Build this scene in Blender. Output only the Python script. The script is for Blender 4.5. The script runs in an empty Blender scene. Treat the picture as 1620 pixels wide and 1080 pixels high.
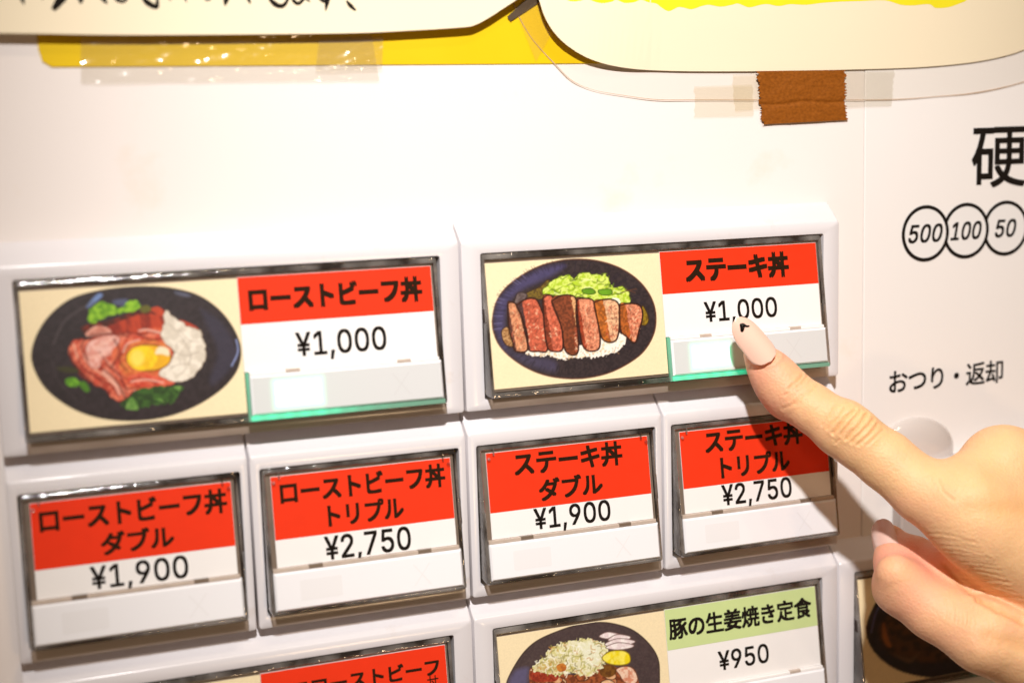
import bpy, bmesh, math, random
import numpy as np
from mathutils import Vector, Matrix

# ------------------------------------------------------------------ camera, world, lamps, exposure
S = 0.0145                       # metres per layout unit (a narrow button is 4 units = 58 mm wide)
sc = bpy.context.scene
COL = sc.collection
CAM_C = np.array([-7.443, -23.355, 1.694])
CAM_R = np.array([[0.93905, -0.34243, -0.02990], [0.07583, 0.12146, 0.98970], [-0.33527, -0.93166, 0.14002]])
CAM_F = 2147.9                   # focal length in photo pixels (photo 1620 px wide)
_w = np.array([0.13673566, 0.34636655, 0.05420625])
_t = np.linalg.norm(_w); _k = _w / _t
_K = np.array([[0, -_k[2], _k[1]], [_k[2], 0, -_k[0]], [-_k[1], _k[0], 0]])
CAM_R = (np.eye(3) + math.sin(_t) * _K + (1 - math.cos(_t)) * _K @ _K) @ np.array([[1, 0, 0], [0, 0, 1], [0, -1, 0.0]])

def at(px, py, Y=0.0):           # the point of the plane y = Y seen at photo pixel (px, py)
    d = CAM_R.T @ np.array([(px - 810) / CAM_F, (540 - py) / CAM_F, -1.0])
    return CAM_C + (Y - CAM_C[1]) / d[1] * d

def pj(P):                       # photo pixels of points
    q = (np.asarray(P, float).reshape(-1, 3) - CAM_C) @ CAM_R.T
    return np.stack([810 + CAM_F * q[:, 0] / -q[:, 2], 540 - CAM_F * q[:, 1] / -q[:, 2]], 1)

cam = bpy.data.objects.new('camera', bpy.data.cameras.new('camera'))
COL.objects.link(cam); sc.camera = cam
M = Matrix.Identity(4)
for r in range(3):
    for c in range(3):
        M[r][c] = CAM_R[c][r]
    M[r][3] = CAM_C[r] * S
cam.matrix_world = M
cam.data.sensor_width = 36.0
cam.data.lens = CAM_F / 1620 * 36
cam.data.clip_start = 0.01; cam.data.clip_end = 50
cam.data.dof.use_dof = True
_foc = at(1130, 520, -0.3)
cam.data.dof.focus_distance = float(-((_foc - CAM_C) @ CAM_R[2])) * S
cam.data.dof.aperture_fstop = 6.5
cam.data.dof.aperture_blades = 7

W = bpy.data.worlds.new('World'); sc.world = W; W.use_nodes = True
W.node_tree.nodes['Background'].inputs[0].default_value = (1.0, 0.57, 0.31, 1)
W.node_tree.nodes['Background'].inputs[1].default_value = 0.095

def lamp(name, loc, aim, power, radius, color, size=None, blend=1.0):
    L = bpy.data.lights.new(name, 'SPOT' if size else 'POINT')
    L.energy = power; L.color = color; L.shadow_soft_size = radius * S
    if size:
        L.spot_size = math.radians(size); L.spot_blend = blend
    o = bpy.data.objects.new(name, L); COL.objects.link(o)
    o.location = Vector(loc) * S
    o.rotation_euler = (Vector(aim) - Vector(loc)).to_track_quat('-Z', 'Y').to_euler()
    return o
lamp('key_lamp', (-8, -29, 22), (4.7, 0, -2.4), 18.9, 0.9, (1.0, 0.96, 0.935), 52, 1.0)
lamp('low_warm_lamp', (14, -70, -20), (2, 0, 0), 3.2, 2.5, (1.0, 0.68, 0.39))
lamp('ceiling_spot', (4, -70, 100), (0, 0, 0), 9.0, 2.6, (1.0, 0.8, 0.56))
lamp('ceiling_spot', (23, -70, 100), (0, 0, 0), 9.0, 2.6, (1.0, 0.8, 0.56))

sc.render.engine = 'CYCLES'
sc.cycles.use_denoising = True
sc.cycles.max_bounces = 10; sc.cycles.transparent_max_bounces = 16
sc.cycles.caustics_refractive = False; sc.cycles.caustics_reflective = False
sc.view_settings.view_transform = 'Standard'; sc.view_settings.look = 'None'
sc.view_settings.exposure = 0.0; sc.view_settings.gamma = 1.0

rnd = random.Random(7)
rng = np.random.default_rng(5)

# ------------------------------------------------------------------ materials
def lin(rgb, k=1.0):
    c = np.asarray(rgb, float) / 255
    return np.where(c <= 0.04045, c / 12.92, ((c + 0.055) / 1.055) ** 2.4) * k

def mat(name, base, rough=0.5, spec=0.5, coat=0.0, noise=0.0, nscale=60, bump=0.0, bscale=400, **kw):
    m = bpy.data.materials.new(name); m.use_nodes = True
    nt = m.node_tree; b = nt.nodes['Principled BSDF']
    b.inputs['Base Color'].default_value = (*base, 1)
    b.inputs['Roughness'].default_value = rough
    b.inputs['Specular IOR Level'].default_value = spec
    b.inputs['Coat Weight'].default_value = coat
    b.inputs['Coat Roughness'].default_value = 0.08
    tc = nt.nodes.new('ShaderNodeTexCoord')
    if noise:
        n = nt.nodes.new('ShaderNodeTexNoise'); n.inputs['Scale'].default_value = nscale; n.inputs['Detail'].default_value = 5
        nt.links.new(tc.outputs['Object'], n.inputs['Vector'])
        mx = nt.nodes.new('ShaderNodeMix'); mx.data_type = 'RGBA'
        mx.inputs[6].default_value = (*[c * (1 - noise) for c in base], 1)
        mx.inputs[7].default_value = (*[min(1, c * (1 + noise)) for c in base], 1)
        nt.links.new(n.outputs['Fac'], mx.inputs[0]); nt.links.new(mx.outputs[2], b.inputs['Base Color'])
        mr = nt.nodes.new('ShaderNodeMapRange')
        mr.inputs[3].default_value = rough * 0.8; mr.inputs[4].default_value = min(1, rough * 1.25)
        nt.links.new(n.outputs['Fac'], mr.inputs[0]); nt.links.new(mr.outputs[0], b.inputs['Roughness'])
    if bump:
        n2 = nt.nodes.new('ShaderNodeTexNoise'); n2.inputs['Scale'].default_value = bscale; n2.inputs['Detail'].default_value = 4
        nt.links.new(tc.outputs['Object'], n2.inputs['Vector'])
        bp = nt.nodes.new('ShaderNodeBump'); bp.inputs['Strength'].default_value = bump; bp.inputs['Distance'].default_value = 0.0004
        nt.links.new(n2.outputs['Fac'], bp.inputs['Height']); nt.links.new(bp.outputs[0], b.inputs['Normal'])
    return m

def clear_sheet(name, tint=(1, 1, 1), gloss=0.08, rough=0.05, haze=0.0, hazecol=(0.9, 0.88, 0.82), bump=0.0, bscale=200):
    m = bpy.data.materials.new(name); m.use_nodes = True
    nt = m.node_tree; nt.nodes.remove(nt.nodes['Principled BSDF']); out = nt.nodes['Material Output']
    tr = nt.nodes.new('ShaderNodeBsdfTransparent'); tr.inputs[0].default_value = (*tint, 1)
    gl = nt.nodes.new('ShaderNodeBsdfGlossy'); gl.inputs['Roughness'].default_value = rough
    lw = nt.nodes.new('ShaderNodeLayerWeight'); lw.inputs[0].default_value = 0.5
    pw = nt.nodes.new('ShaderNodeMath'); pw.operation = 'POWER'; pw.inputs[1].default_value = 5; nt.links.new(lw.outputs['Facing'], pw.inputs[0])
    fr = nt.nodes.new('ShaderNodeMath'); fr.operation = 'MULTIPLY_ADD'; fr.inputs[1].default_value = 0.6; fr.inputs[2].default_value = 0.04; nt.links.new(pw.outputs[0], fr.inputs[0])
    mul = nt.nodes.new('ShaderNodeMath'); mul.operation = 'MULTIPLY'; mul.inputs[1].default_value = gloss / 0.04
    nt.links.new(fr.outputs[0], mul.inputs[0])
    mul.use_clamp = True
    mx = nt.nodes.new('ShaderNodeMixShader')
    nt.links.new(mul.outputs[0], mx.inputs[0])
    src = tr.outputs[0]
    if haze:
        df = nt.nodes.new('ShaderNodeBsdfDiffuse'); df.inputs[0].default_value = (*hazecol, 1)
        m2 = nt.nodes.new('ShaderNodeMixShader'); m2.inputs[0].default_value = haze
        nt.links.new(tr.outputs[0], m2.inputs[1]); nt.links.new(df.outputs[0], m2.inputs[2]); src = m2.outputs[0]
    nt.links.new(src, mx.inputs[1]); nt.links.new(gl.outputs[0], mx.inputs[2])
    if bump:
        tc = nt.nodes.new('ShaderNodeTexCoord')
        n2 = nt.nodes.new('ShaderNodeTexNoise'); n2.inputs['Scale'].default_value = bscale; n2.inputs['Detail'].default_value = 5
        nt.links.new(tc.outputs['Object'], n2.inputs['Vector'])
        bp = nt.nodes.new('ShaderNodeBump'); bp.inputs['Strength'].default_value = bump; bp.inputs['Distance'].default_value = 0.001
        nt.links.new(n2.outputs['Fac'], bp.inputs['Height']); nt.links.new(bp.outputs[0], gl.inputs['Normal'])
    nt.links.new(mx.outputs[0], out.inputs['Surface'])
    return m

def attr_mat(name, rough=0.5, spec=0.5, coat=0.0, emit=None, estr=1.0, base=None):
    m = bpy.data.materials.new(name); m.use_nodes = True
    nt = m.node_tree; b = nt.nodes['Principled BSDF']
    a = nt.nodes.new('ShaderNodeAttribute'); a.attribute_name = 'tone'
    b.inputs['Roughness'].default_value = rough; b.inputs['Specular IOR Level'].default_value = spec
    b.inputs['Coat Weight'].default_value = coat; b.inputs['Coat Roughness'].default_value = 0.1
    if emit is None:
        nt.links.new(a.outputs['Color'], b.inputs['Base Color'])
    else:
        b.inputs['Base Color'].default_value = (*base, 1)
        b.inputs['Emission Color'].default_value = (*emit, 1)
        ml = nt.nodes.new('ShaderNodeMath'); ml.operation = 'MULTIPLY'; ml.inputs[1].default_value = estr
        nt.links.new(a.outputs['Fac'], ml.inputs[0]); nt.links.new(ml.outputs[0], b.inputs['Emission Strength'])
    return m

MT = {}
MT['white'] = mat('white_plastic', (0.72, 0.695, 0.71), 0.19, 0.5, noise=0.02, nscale=30, bump=0.03, bscale=900)
MT['panel'] = mat('painted_panel', (0.83, 0.775, 0.74), 0.33, 0.5, noise=0.02, nscale=16, bump=0.04, bscale=700)
def stain(m, col, scale, lo, hi, k):
    nt = m.node_tree; b = nt.nodes['Principled BSDF']; src = b.inputs['Base Color'].links[0].from_socket
    tc = nt.nodes.new('ShaderNodeTexCoord'); n = nt.nodes.new('ShaderNodeTexNoise'); n.inputs['Scale'].default_value = scale; n.inputs['Detail'].default_value = 7; n.inputs['Roughness'].default_value = .62
    nt.links.new(tc.outputs['Object'], n.inputs['Vector'])
    mr = nt.nodes.new('ShaderNodeMapRange'); mr.inputs[1].default_value = lo; mr.inputs[2].default_value = hi; mr.inputs[4].default_value = k
    nt.links.new(n.outputs['Fac'], mr.inputs[0]); mx = nt.nodes.new('ShaderNodeMix'); mx.data_type = 'RGBA'
    nt.links.new(mr.outputs[0], mx.inputs[0]); nt.links.new(src, mx.inputs[6]); mx.inputs[7].default_value = (*col, 1)
    nt.links.new(mx.outputs[2], b.inputs['Base Color'])
stain(MT['panel'], (0.72, 0.56, 0.36), 34, .60, .76, .28)
stain(MT['white'], (0.55, 0.47, 0.40), 60, .64, .76, .45)
MT['side'] = mat('side_panel_paint', (0.82, 0.79, 0.765), 0.3, 0.5, noise=0.02, nscale=16, bump=0.03, bscale=700)
MT['dark'] = mat('socket_dark', (0.16, 0.12, 0.09), 0.45, 0.4, noise=0.5, nscale=120)
MT['gap'] = mat('gap_dark', (0.05, 0.035, 0.03), 0.7, 0.2)
MT['red'] = mat('red_card', (0.78, 0.036, 0.007), 0.6, 0.15, noise=0.05, nscale=300)
MT['card'] = mat('white_card', (0.84, 0.82, 0.80), 0.45, 0.35, noise=0.012, nscale=200)
MT['green'] = mat('green_card', (0.56, 0.68, 0.30), 0.45, 0.35, noise=0.03, nscale=300)
MT['cream'] = mat('cream_card', (0.86, 0.74, 0.50), 0.45, 0.35, noise=0.02, nscale=300)
MT['ink'] = mat('black_ink', (0.012, 0.009, 0.007), 0.6, 0.06, noise=0.3, nscale=900)
MT['ink_red'] = mat('black_ink_on_red', (0.022, 0.010, 0.004), 0.6, 0.06, noise=0.35, nscale=1200)
MT['strip'] = mat('white_light_strip', (0.84, 0.84, 0.86), 0.18, 0.5, coat=0.2, noise=0.01)
MT['faint'] = mat('faint_mark', (0.795, 0.79, 0.80), 0.2, 0.5)
MT['faint_lit'] = mat('faint_mark_lit', (0.60, 0.605, 0.605), 0.2, 0.5)
MT['divider'] = mat('smoked_ledge', (0.50, 0.41, 0.34), 0.2, 0.6, coat=0.4, noise=0.25, nscale=250)
MT['clip'] = mat('brown_clip', (0.17, 0.125, 0.09), 0.25, 0.5, coat=0.3)
MT['pane'] = clear_sheet('clear_window', gloss=0.008, rough=0.04)
def glint_haze(m, scale, lo, hi, a, b_):
    nt = m.node_tree; mxs = [x for x in nt.nodes if x.type == 'MIX_SHADER']; h_ = [x for x in mxs if x.inputs[1].links and x.inputs[1].links[0].from_node.type == 'BSDF_TRANSPARENT'][0]
    tc = nt.nodes.new('ShaderNodeTexCoord'); n = nt.nodes.new('ShaderNodeTexNoise'); n.inputs['Scale'].default_value = scale; n.inputs['Detail'].default_value = 3
    mr = nt.nodes.new('ShaderNodeMapRange'); mr.inputs[1].default_value = lo; mr.inputs[2].default_value = hi; mr.inputs[3].default_value = a; mr.inputs[4].default_value = b_
    nt.links.new(tc.outputs['Object'], n.inputs['Vector']); nt.links.new(n.outputs['Fac'], mr.inputs[0]); nt.links.new(mr.outputs[0], h_.inputs[0])
MT['acrylic'] = clear_sheet('clear_acrylic_rim', tint=(0.74, 0.67, 0.60), gloss=0.14, rough=0.05, haze=0.12, hazecol=(0.80, 0.74, 0.68), bump=0.5, bscale=260)
glint_haze(MT['acrylic'], 75, .42, .70, .02, .30)  # noise-driven diffuse haze paints glints and dark stretches into the rim
MT['print'] = attr_mat('printed_picture', 0.42, 0.4)
MT['strip_lit'] = attr_mat('lit_strip', 0.18, 0.5, 0.2, emit=(0.05, 1.0, 0.5), estr=1.3, base=(0.63, 0.64, 0.64))
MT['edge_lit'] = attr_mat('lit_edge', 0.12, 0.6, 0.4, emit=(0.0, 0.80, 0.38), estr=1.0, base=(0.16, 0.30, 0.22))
e = mat('lit_window', (0.8, 0.85, 0.8), 0.3)
e.node_tree.nodes['Principled BSDF'].inputs['Emission Color'].default_value = (0.80, 1.0, 0.93, 1)
e.node_tree.nodes['Principled BSDF'].inputs['Emission Strength'].default_value = 1.0
MT['led'] = e

# ------------------------------------------------------------------ mesh helpers (all coordinates in layout units)
def thing(name, label, cat, loc=(0, 0, 0), group=None):
    o = bpy.data.objects.new(name, None); COL.objects.link(o)
    o.empty_display_size = 0.01
    o.location = Vector([float(v) for v in loc]) * S
    o['label'] = label; o['category'] = cat
    if group: o['group'] = group
    return o

def root_loc(o):
    v = Vector((0, 0, 0))
    while o is not None:
        v += o.location; o = o.parent
    return np.array(v) / S

def mesh(name, V, F, m, parent=None, smooth=False, angle=None, tone=None):
    me = bpy.data.meshes.new(name)
    off = root_loc(parent) if parent is not None else np.zeros(3)
    V = (np.asarray(V, float).reshape(-1, 3) - off) * S
    F = np.asarray(F) if not isinstance(F, np.ndarray) and len(set(len(f) for f in F)) == 1 else F
    if isinstance(F, np.ndarray):
        n, k = F.shape
        me.vertices.add(len(V)); me.vertices.foreach_set('co', V.astype(np.float32).ravel())
        me.loops.add(n * k); me.loops.foreach_set('vertex_index', F.astype(np.int32).ravel())
        me.polygons.add(n); me.polygons.foreach_set('loop_start', np.arange(0, n * k, k, dtype=np.int32))
        me.update(calc_edges=True); me.validate()
    else:
        me.from_pydata(V.tolist(), [], [list(f) for f in F]); me.update()
    if not smooth: me.shade_flat()
    if smooth:
        me.shade_smooth()
        if angle: me.set_sharp_from_angle(angle=math.radians(angle))
    if tone is not None:
        tone = np.asarray(tone, float)
        if tone.ndim == 1: tone = np.repeat(tone[:, None], 3, 1)
        a = me.color_attributes.new('tone', 'FLOAT_COLOR', 'POINT')
        a.data.foreach_set('color', np.hstack([tone, np.ones((len(tone), 1))]).astype(np.float32).ravel())
    me.materials.append(m)
    o = bpy.data.objects.new(name, me); COL.objects.link(o)
    if parent is not None: o.parent = parent
    return o

def box(x0, x1, y0, y1, z0, z1):
    V = [(x, y, z) for x in (x0, x1) for y in (y0, y1) for z in (z0, z1)]
    F = [(0, 1, 3, 2), (4, 6, 7, 5), (0, 4, 5, 1), (2, 3, 7, 6), (0, 2, 6, 4), (1, 5, 7, 3)]
    return V, F

def join(parts):
    V, F = [], []
    for v, f in parts:
        k = len(V); V += [tuple(p) for p in v]; F += [tuple(i + k for i in q) for q in f]
    return V, F

def bevel_box(x0, x1, y0, y1, z0, z1, r, seg=2):
    bm = bmesh.new(); V, F = box(x0, x1, y0, y1, z0, z1)
    vs = [bm.verts.new(v) for v in V]
    for f in F: bm.faces.new([vs[i] for i in f])
    bmesh.ops.bevel(bm, geom=bm.edges[:], offset=r, segments=seg, affect='EDGES', profile=0.5)
    bm.verts.index_update()
    V = [tuple(v.co) for v in bm.verts]; F = [tuple(v.index for v in f.verts) for f in bm.faces]
    bm.free(); return V, F

def rrect(x0, x1, z0, z1, r, n=3):      # rounded rectangle, n+1 points per corner, counterclockwise seen from -y
    r = max(r, 1e-4); P = []
    for cx, cz, a0 in ((x1 - r, z0 + r, -90), (x1 - r, z1 - r, 0), (x0 + r, z1 - r, 90), (x0 + r, z0 + r, 180)):
        for i in range(n + 1):
            a = math.radians(a0 + 90 * i / n); P.append((cx + r * math.cos(a), cz + r * math.sin(a)))
    return P

def loft(loops, closed=False, cap0=False, cap1=False):
    n = len(loops[0]); V = [tuple(p) for L in loops for p in L]; F = []
    m = len(loops)
    for i in range(m if closed else m - 1):
        a, b = i * n, ((i + 1) % m) * n
        for j in range(n):
            k = (j + 1) % n
            F.append((a + j, a + k, b + k, b + j))
    if cap0: F.append(tuple(range(n))[::-1])
    if cap1: F.append(tuple((m - 1) * n + j for j in range(n)))
    return V, F

def slab(P, y_front, thick, edge=0.006):    # a closed outline (x,z) given thickness, with a small rounded rim
    P = np.asarray(P, float)
    # make counterclockwise
    if np.sum(P[:, 0] * np.roll(P[:, 1], -1) - np.roll(P[:, 0], -1) * P[:, 1]) < 0: P = P[::-1]
    t = np.roll(P, -1, 0) - np.roll(P, 1, 0); t /= np.linalg.norm(t, axis=1)[:, None] + 1e-9
    nrm = np.stack([t[:, 1], -t[:, 0]], 1)
    L = [[(p[0], y_front + thick, p[1]) for p in P], [(p[0], y_front + edge, p[1]) for p in P],
         [(p[0], y_front, p[1]) for p in P - nrm * edge]]
    return loft(L, cap0=True, cap1=True)

def smooth_curve(P, n=8, closed=False):     # Catmull-Rom through points
    P = np.asarray(P, float); Q = []
    m = len(P)
    for i in range(m if closed else m - 1):
        p0, p1, p2, p3 = (P[(i + d) % m] if closed else P[min(max(i + d, 0), m - 1)] for d in (-1, 0, 1, 2))
        for j in range(n):
            t = j / n
            Q.append(0.5 * ((2 * p1) + (-p0 + p2) * t + (2 * p0 - 5 * p1 + 4 * p2 - p3) * t * t + (-p0 + 3 * p1 - 3 * p2 + p3) * t ** 3))
    if not closed: Q.append(P[-1])
    return np.array(Q)

# text -> flat mesh in its own (u right, w up) coordinates
_tc = {}
try:                                     # Blender's own bundled sans serif for digits, else its default
    DIGITS = bpy.data.fonts.load(bpy.utils.system_resource('DATAFILES', path='fonts') + '/Inter.woff2')
except Exception:
    DIGITS = None
def text_mesh(s, bold=0.0, shear=0.0, spacing=1.0):
    key = (s, bold, shear, spacing)
    if key in _tc: return _tc[key]
    c = bpy.data.curves.new('lettering', 'FONT'); c.body = s; c.size = 1.0
    if DIGITS is not None and s[0] in '¥0123456789': c.font = DIGITS
    c.offset = 0.0; c.shear = shear
    c.space_character = spacing; c.fill_mode = 'FRONT'; c.resolution_u = 4
    o = bpy.data.objects.new('lettering', c); COL.objects.link(o)
    dg = bpy.context.evaluated_depsgraph_get(); dg.update()
    me = bpy.data.meshes.new_from_object(o.evaluated_get(dg))
    V = np.array([v.co[:2] for v in me.vertices]); F = [tuple(p.vertices) for p in me.polygons]
    bpy.data.objects.remove(o); bpy.data.curves.remove(c); bpy.data.meshes.remove(me)
    _tc[key] = (V, F); return V, F

def fit_text(s, u0, v0, u1, v1, place, m, parent, name='lettering', bold=0.0, shear=0.0, spacing=1.0, ref=None):
    V, F = text_mesh(s, 0, shear, spacing)
    R = text_mesh(ref, 0, shear, spacing)[0] if ref else V
    a, b = V[:, 0].min(), V[:, 0].max(); lo, hi = R[:, 1].min(), R[:, 1].max()
    U = u0 + (V[:, 0] - a) / (b - a) * (u1 - u0)
    Vv = v1 + (V[:, 1] - lo) / (hi - lo) * (v0 - v1)
    d = bold * (v1 - v0)
    if v1 < v0: d = -d
    sh = [(0, 0)] + ([(d * a, d * b) for a in (-1, 1) for b in (-1, 1)] + [(d, 0), (-d, 0)] if bold else [])
    parts = []
    ku = (u1 - u0 - 2 * abs(d)) / (u1 - u0)
    for k, (du, dv) in enumerate(sh):
        Q = np.array([place(u0 + abs(d) + (u - u0) * ku + du, v + dv) for u, v in zip(U, Vv)]); Q[:, 1] -= .0002 * k
        parts.append((Q, F))
    return mesh(name, *join(parts), m, parent)

# numpy value noise
_tab = rng.random((256, 256))
def vnoise(x, y):
    xi = np.floor(x).astype(int); yi = np.floor(y).astype(int); fx = x - xi; fy = y - yi
    fx = fx * fx * (3 - 2 * fx); fy = fy * fy * (3 - 2 * fy)
    T = lambda a, b: _tab[a & 255, b & 255]
    return (T(xi, yi) * (1 - fx) + T(xi + 1, yi) * fx) * (1 - fy) + (T(xi, yi + 1) * (1 - fx) + T(xi + 1, yi + 1) * fx) * fy
def fbm(x, y, o=3):
    r = 0; a = 0.5; t = 0
    for i in range(o):
        r = r + a * vnoise(x * 2 ** i + 17 * i, y * 2 ** i + 31 * i); t += a; a *= 0.55
    return r / t

# ------------------------------------------------------------------ the machine
ROW, FACE = 3.548, 3.133          # row pitch, height of a button housing's face
TILT = 0.146                      # the clear caps lean out towards their lower edge
machine = thing('ticket_machine', 'white meal ticket vending machine front with rows of picture buttons', 'ticket machine', (0, 0.45, 0))
V, F = bevel_box(-34, 8.853, 0.45, 4.0, -26, 30, 0.02)
mesh('front_panel', V, F, MT['panel'], machine)
V, F = bevel_box(8.859, 40, 0.437, 4.0, -26, 30, 0.02)
mesh('coin_panel', V, F, MT['side'], machine)

def flat(Y):
    return lambda u, v: (u, Y, v)
PY = 0.428
fit_text('硬貨', 11.50, 1.83, 14.35, 0.52, flat(PY), MT['ink'], machine, 'coin_heading', bold=0.012)
fit_text('おつり・返却', at(1406.7, 614, PY)[0], at(1578.5, 569.6, PY)[2], at(1587, 582, PY)[0], at(1577, 605, PY)[2],
         flat(PY), MT['ink'], machine, 'return_lettering', bold=0.016, spacing=0.9)
MT['coin'] = mat('coin_mark_white', (0.78, 0.765, 0.75), 0.3)
for i, (cx, s, w) in enumerate(((10.36, '500', 0.86), (11.385, '100', 0.80), (12.41, '50', 0.56), (13.435, '10', 0.52))):
    cz, r, y0 = -0.385 + (0.0, 0.012, 0.02, 0.03)[i] * 0.5, 0.59, 0.431 - 0.0015 * (4 - i)
    ring = [[(cx + q * math.cos(a), y0, cz + q * math.sin(a)) for a in np.linspace(0, 2 * math.pi, 56, endpoint=False)] for q in (r, r - 0.078)]
    o = mesh('coin_mark', *loft(ring), MT['ink'], machine)
    mesh('coin_disc', [(p[0], y0 + 0.0004, p[2]) for p in ring[1]], [tuple(range(56))], MT['coin'], o)
    fit_text(s, cx - w / 2, cz + 0.185, cx + w / 2, cz - 0.185, flat(y0 - 0.001), MT['ink'], o, 'coin_value', bold=0.03, shear=0.22)

# coin return: a smooth grey dome, and the ledge of the coin tray under it
MT['dome'] = mat('grey_dome_plastic', (0.60, 0.545, 0.51), 0.12, 0.6, coat=0.6)
L = []
for k in range(13):
    a = math.pi / 2 * k / 12
    L.append([(10.14 + 1.0 * math.cos(a) * math.cos(t), 0.435 - 0.30 * math.sin(a), -5.02 + 0.74 * math.cos(a) * math.sin(t)) for t in np.linspace(0, 2 * math.pi, 40, endpoint=False)])
mesh('return_knob', *loft(L, cap1=True), MT['dome'], machine, smooth=True)
V, F = bevel_box(9.3, 16.5, -0.12, 0.436, -5.33, -5.17, 0.03)
mesh('coin_tray_ledge', V, F, MT['white'], machine, smooth=True, angle=40)
V, F = bevel_box(9.6, 16.2, 0.10, 0.43, -8.6, -5.33, 0.05)
mesh('coin_tray', V, F, mat('tray_plastic', (0.42, 0.36, 0.33), 0.3), machine)

# ------------------------------------------------------------------ the menu buttons
def polymask(px, py, P):
    P = np.asarray(P, float); inside = np.zeros(px.shape, bool)
    x0, y0 = P[:, 0], P[:, 1]; x1, y1 = np.roll(x0, -1), np.roll(y0, -1)
    for a, b, c, d in zip(x0, y0, x1, y1):
        if b == d: continue
        cnd = ((b > py) != (d > py)) & (px < (c - a) * (py - b) / (d - b) + a)
        inside ^= cnd
    return inside

def polydist(px, py, P, closed=True):
    P = np.asarray(P, float); D = np.full(px.shape, 1e9)
    m = len(P)
    for i in range(m if closed else m - 1):
        a, b = P[i], P[(i + 1) % m]; d = b - a; L = d @ d + 1e-9
        t = np.clip(((px - a[0]) * d[0] + (py - a[1]) * d[1]) / L, 0, 1)
        D = np.minimum(D, np.hypot(px - a[0] - t * d[0], py - a[1] - t * d[1]))
    return D

class Print:                       # paints a flat printed illustration onto a fine grid
    def __init__(s, X, Y, base):
        s.X, s.Y = X, Y; s.C = np.empty((len(X), 3)); s.C[:] = lin(base)
    def tr(s, P, off, k): return [(x / k + off[0], y / k + off[1]) for x, y in P]
    def poly(s, P, col, col2=None, f=6, thr=None, outline=None, ow=0.8, jag=0.0, jf=5, curve=True, soft=0.8, hatch=None):
        P = smooth_curve(P, 5, True) if curve else np.asarray(P, float)
        mx, my = s.X, s.Y
        lo, hi = P.min(0) - 8, P.max(0) + 8
        I = np.where((mx > lo[0]) & (mx < hi[0]) & (my > lo[1]) & (my < hi[1]))[0]
        if not len(I): return
        x, y = mx[I], my[I]
        jx = x + jag * (vnoise(x / jf + 3, y / jf) - 0.5) * 2; jy = y + jag * (vnoise(x / jf + 91, y / jf + 40) - 0.5) * 2
        ins = polymask(jx, jy, P); D = polydist(jx, jy, P)
        sd = np.where(ins, -D, D); a = np.clip(0.5 - sd / soft, 0, 1)[:, None]
        c = np.repeat(lin(col)[None], len(I), 0)
        if col2 is not None:
            n = fbm(x / f + 7, y / f + 13) if hatch is None else fbm((x * hatch[0] + y * hatch[1]) / f, (y * hatch[0] - x * hatch[1]) / (f * hatch[2]) + 9)
            w = np.clip((n - 0.5) * 5 + 0.5, 0, 1) if thr is None else np.clip((n - thr) * 14 + 0.5, 0, 1)
            c = c * (1 - w[:, None]) + lin(col2) * w[:, None]
        s.C[I] = s.C[I] * (1 - a) + c * a
        if outline is not None:
            w = np.clip(1 - (np.abs(sd) - ow / 2) / 0.9, 0, 1)[:, None] * 0.9
            s.C[I] = s.C[I] * (1 - w) + lin(outline) * w
    def line(s, P, col, w=0.8, curve=True, k=0.9):
        P = smooth_curve(P, 5) if curve and len(P) > 2 else np.asarray(P, float)
        lo, hi = P.min(0) - 6, P.max(0) + 6
        I = np.where((s.X > lo[0]) & (s.X < hi[0]) & (s.Y > lo[1]) & (s.Y < hi[1]))[0]
        if not len(I): return
        D = polydist(s.X[I], s.Y[I], P, False); a = np.clip(1 - (D - w / 2) / 0.9, 0, 1)[:, None] * k
        s.C[I] = s.C[I] * (1 - a) + lin(col) * a
    def shade(s, P, col, k=0.5, soft=12):      # a soft-edged tint inside a region
        P = smooth_curve(P, 5, True); ins = polymask(s.X, s.Y, P); D = polydist(s.X, s.Y, P)
        a = (np.clip(np.where(ins, D, 0) / soft, 0, 1) * k)[:, None]
        s.C[:] = s.C * (1 - a) + lin(col) * a

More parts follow.
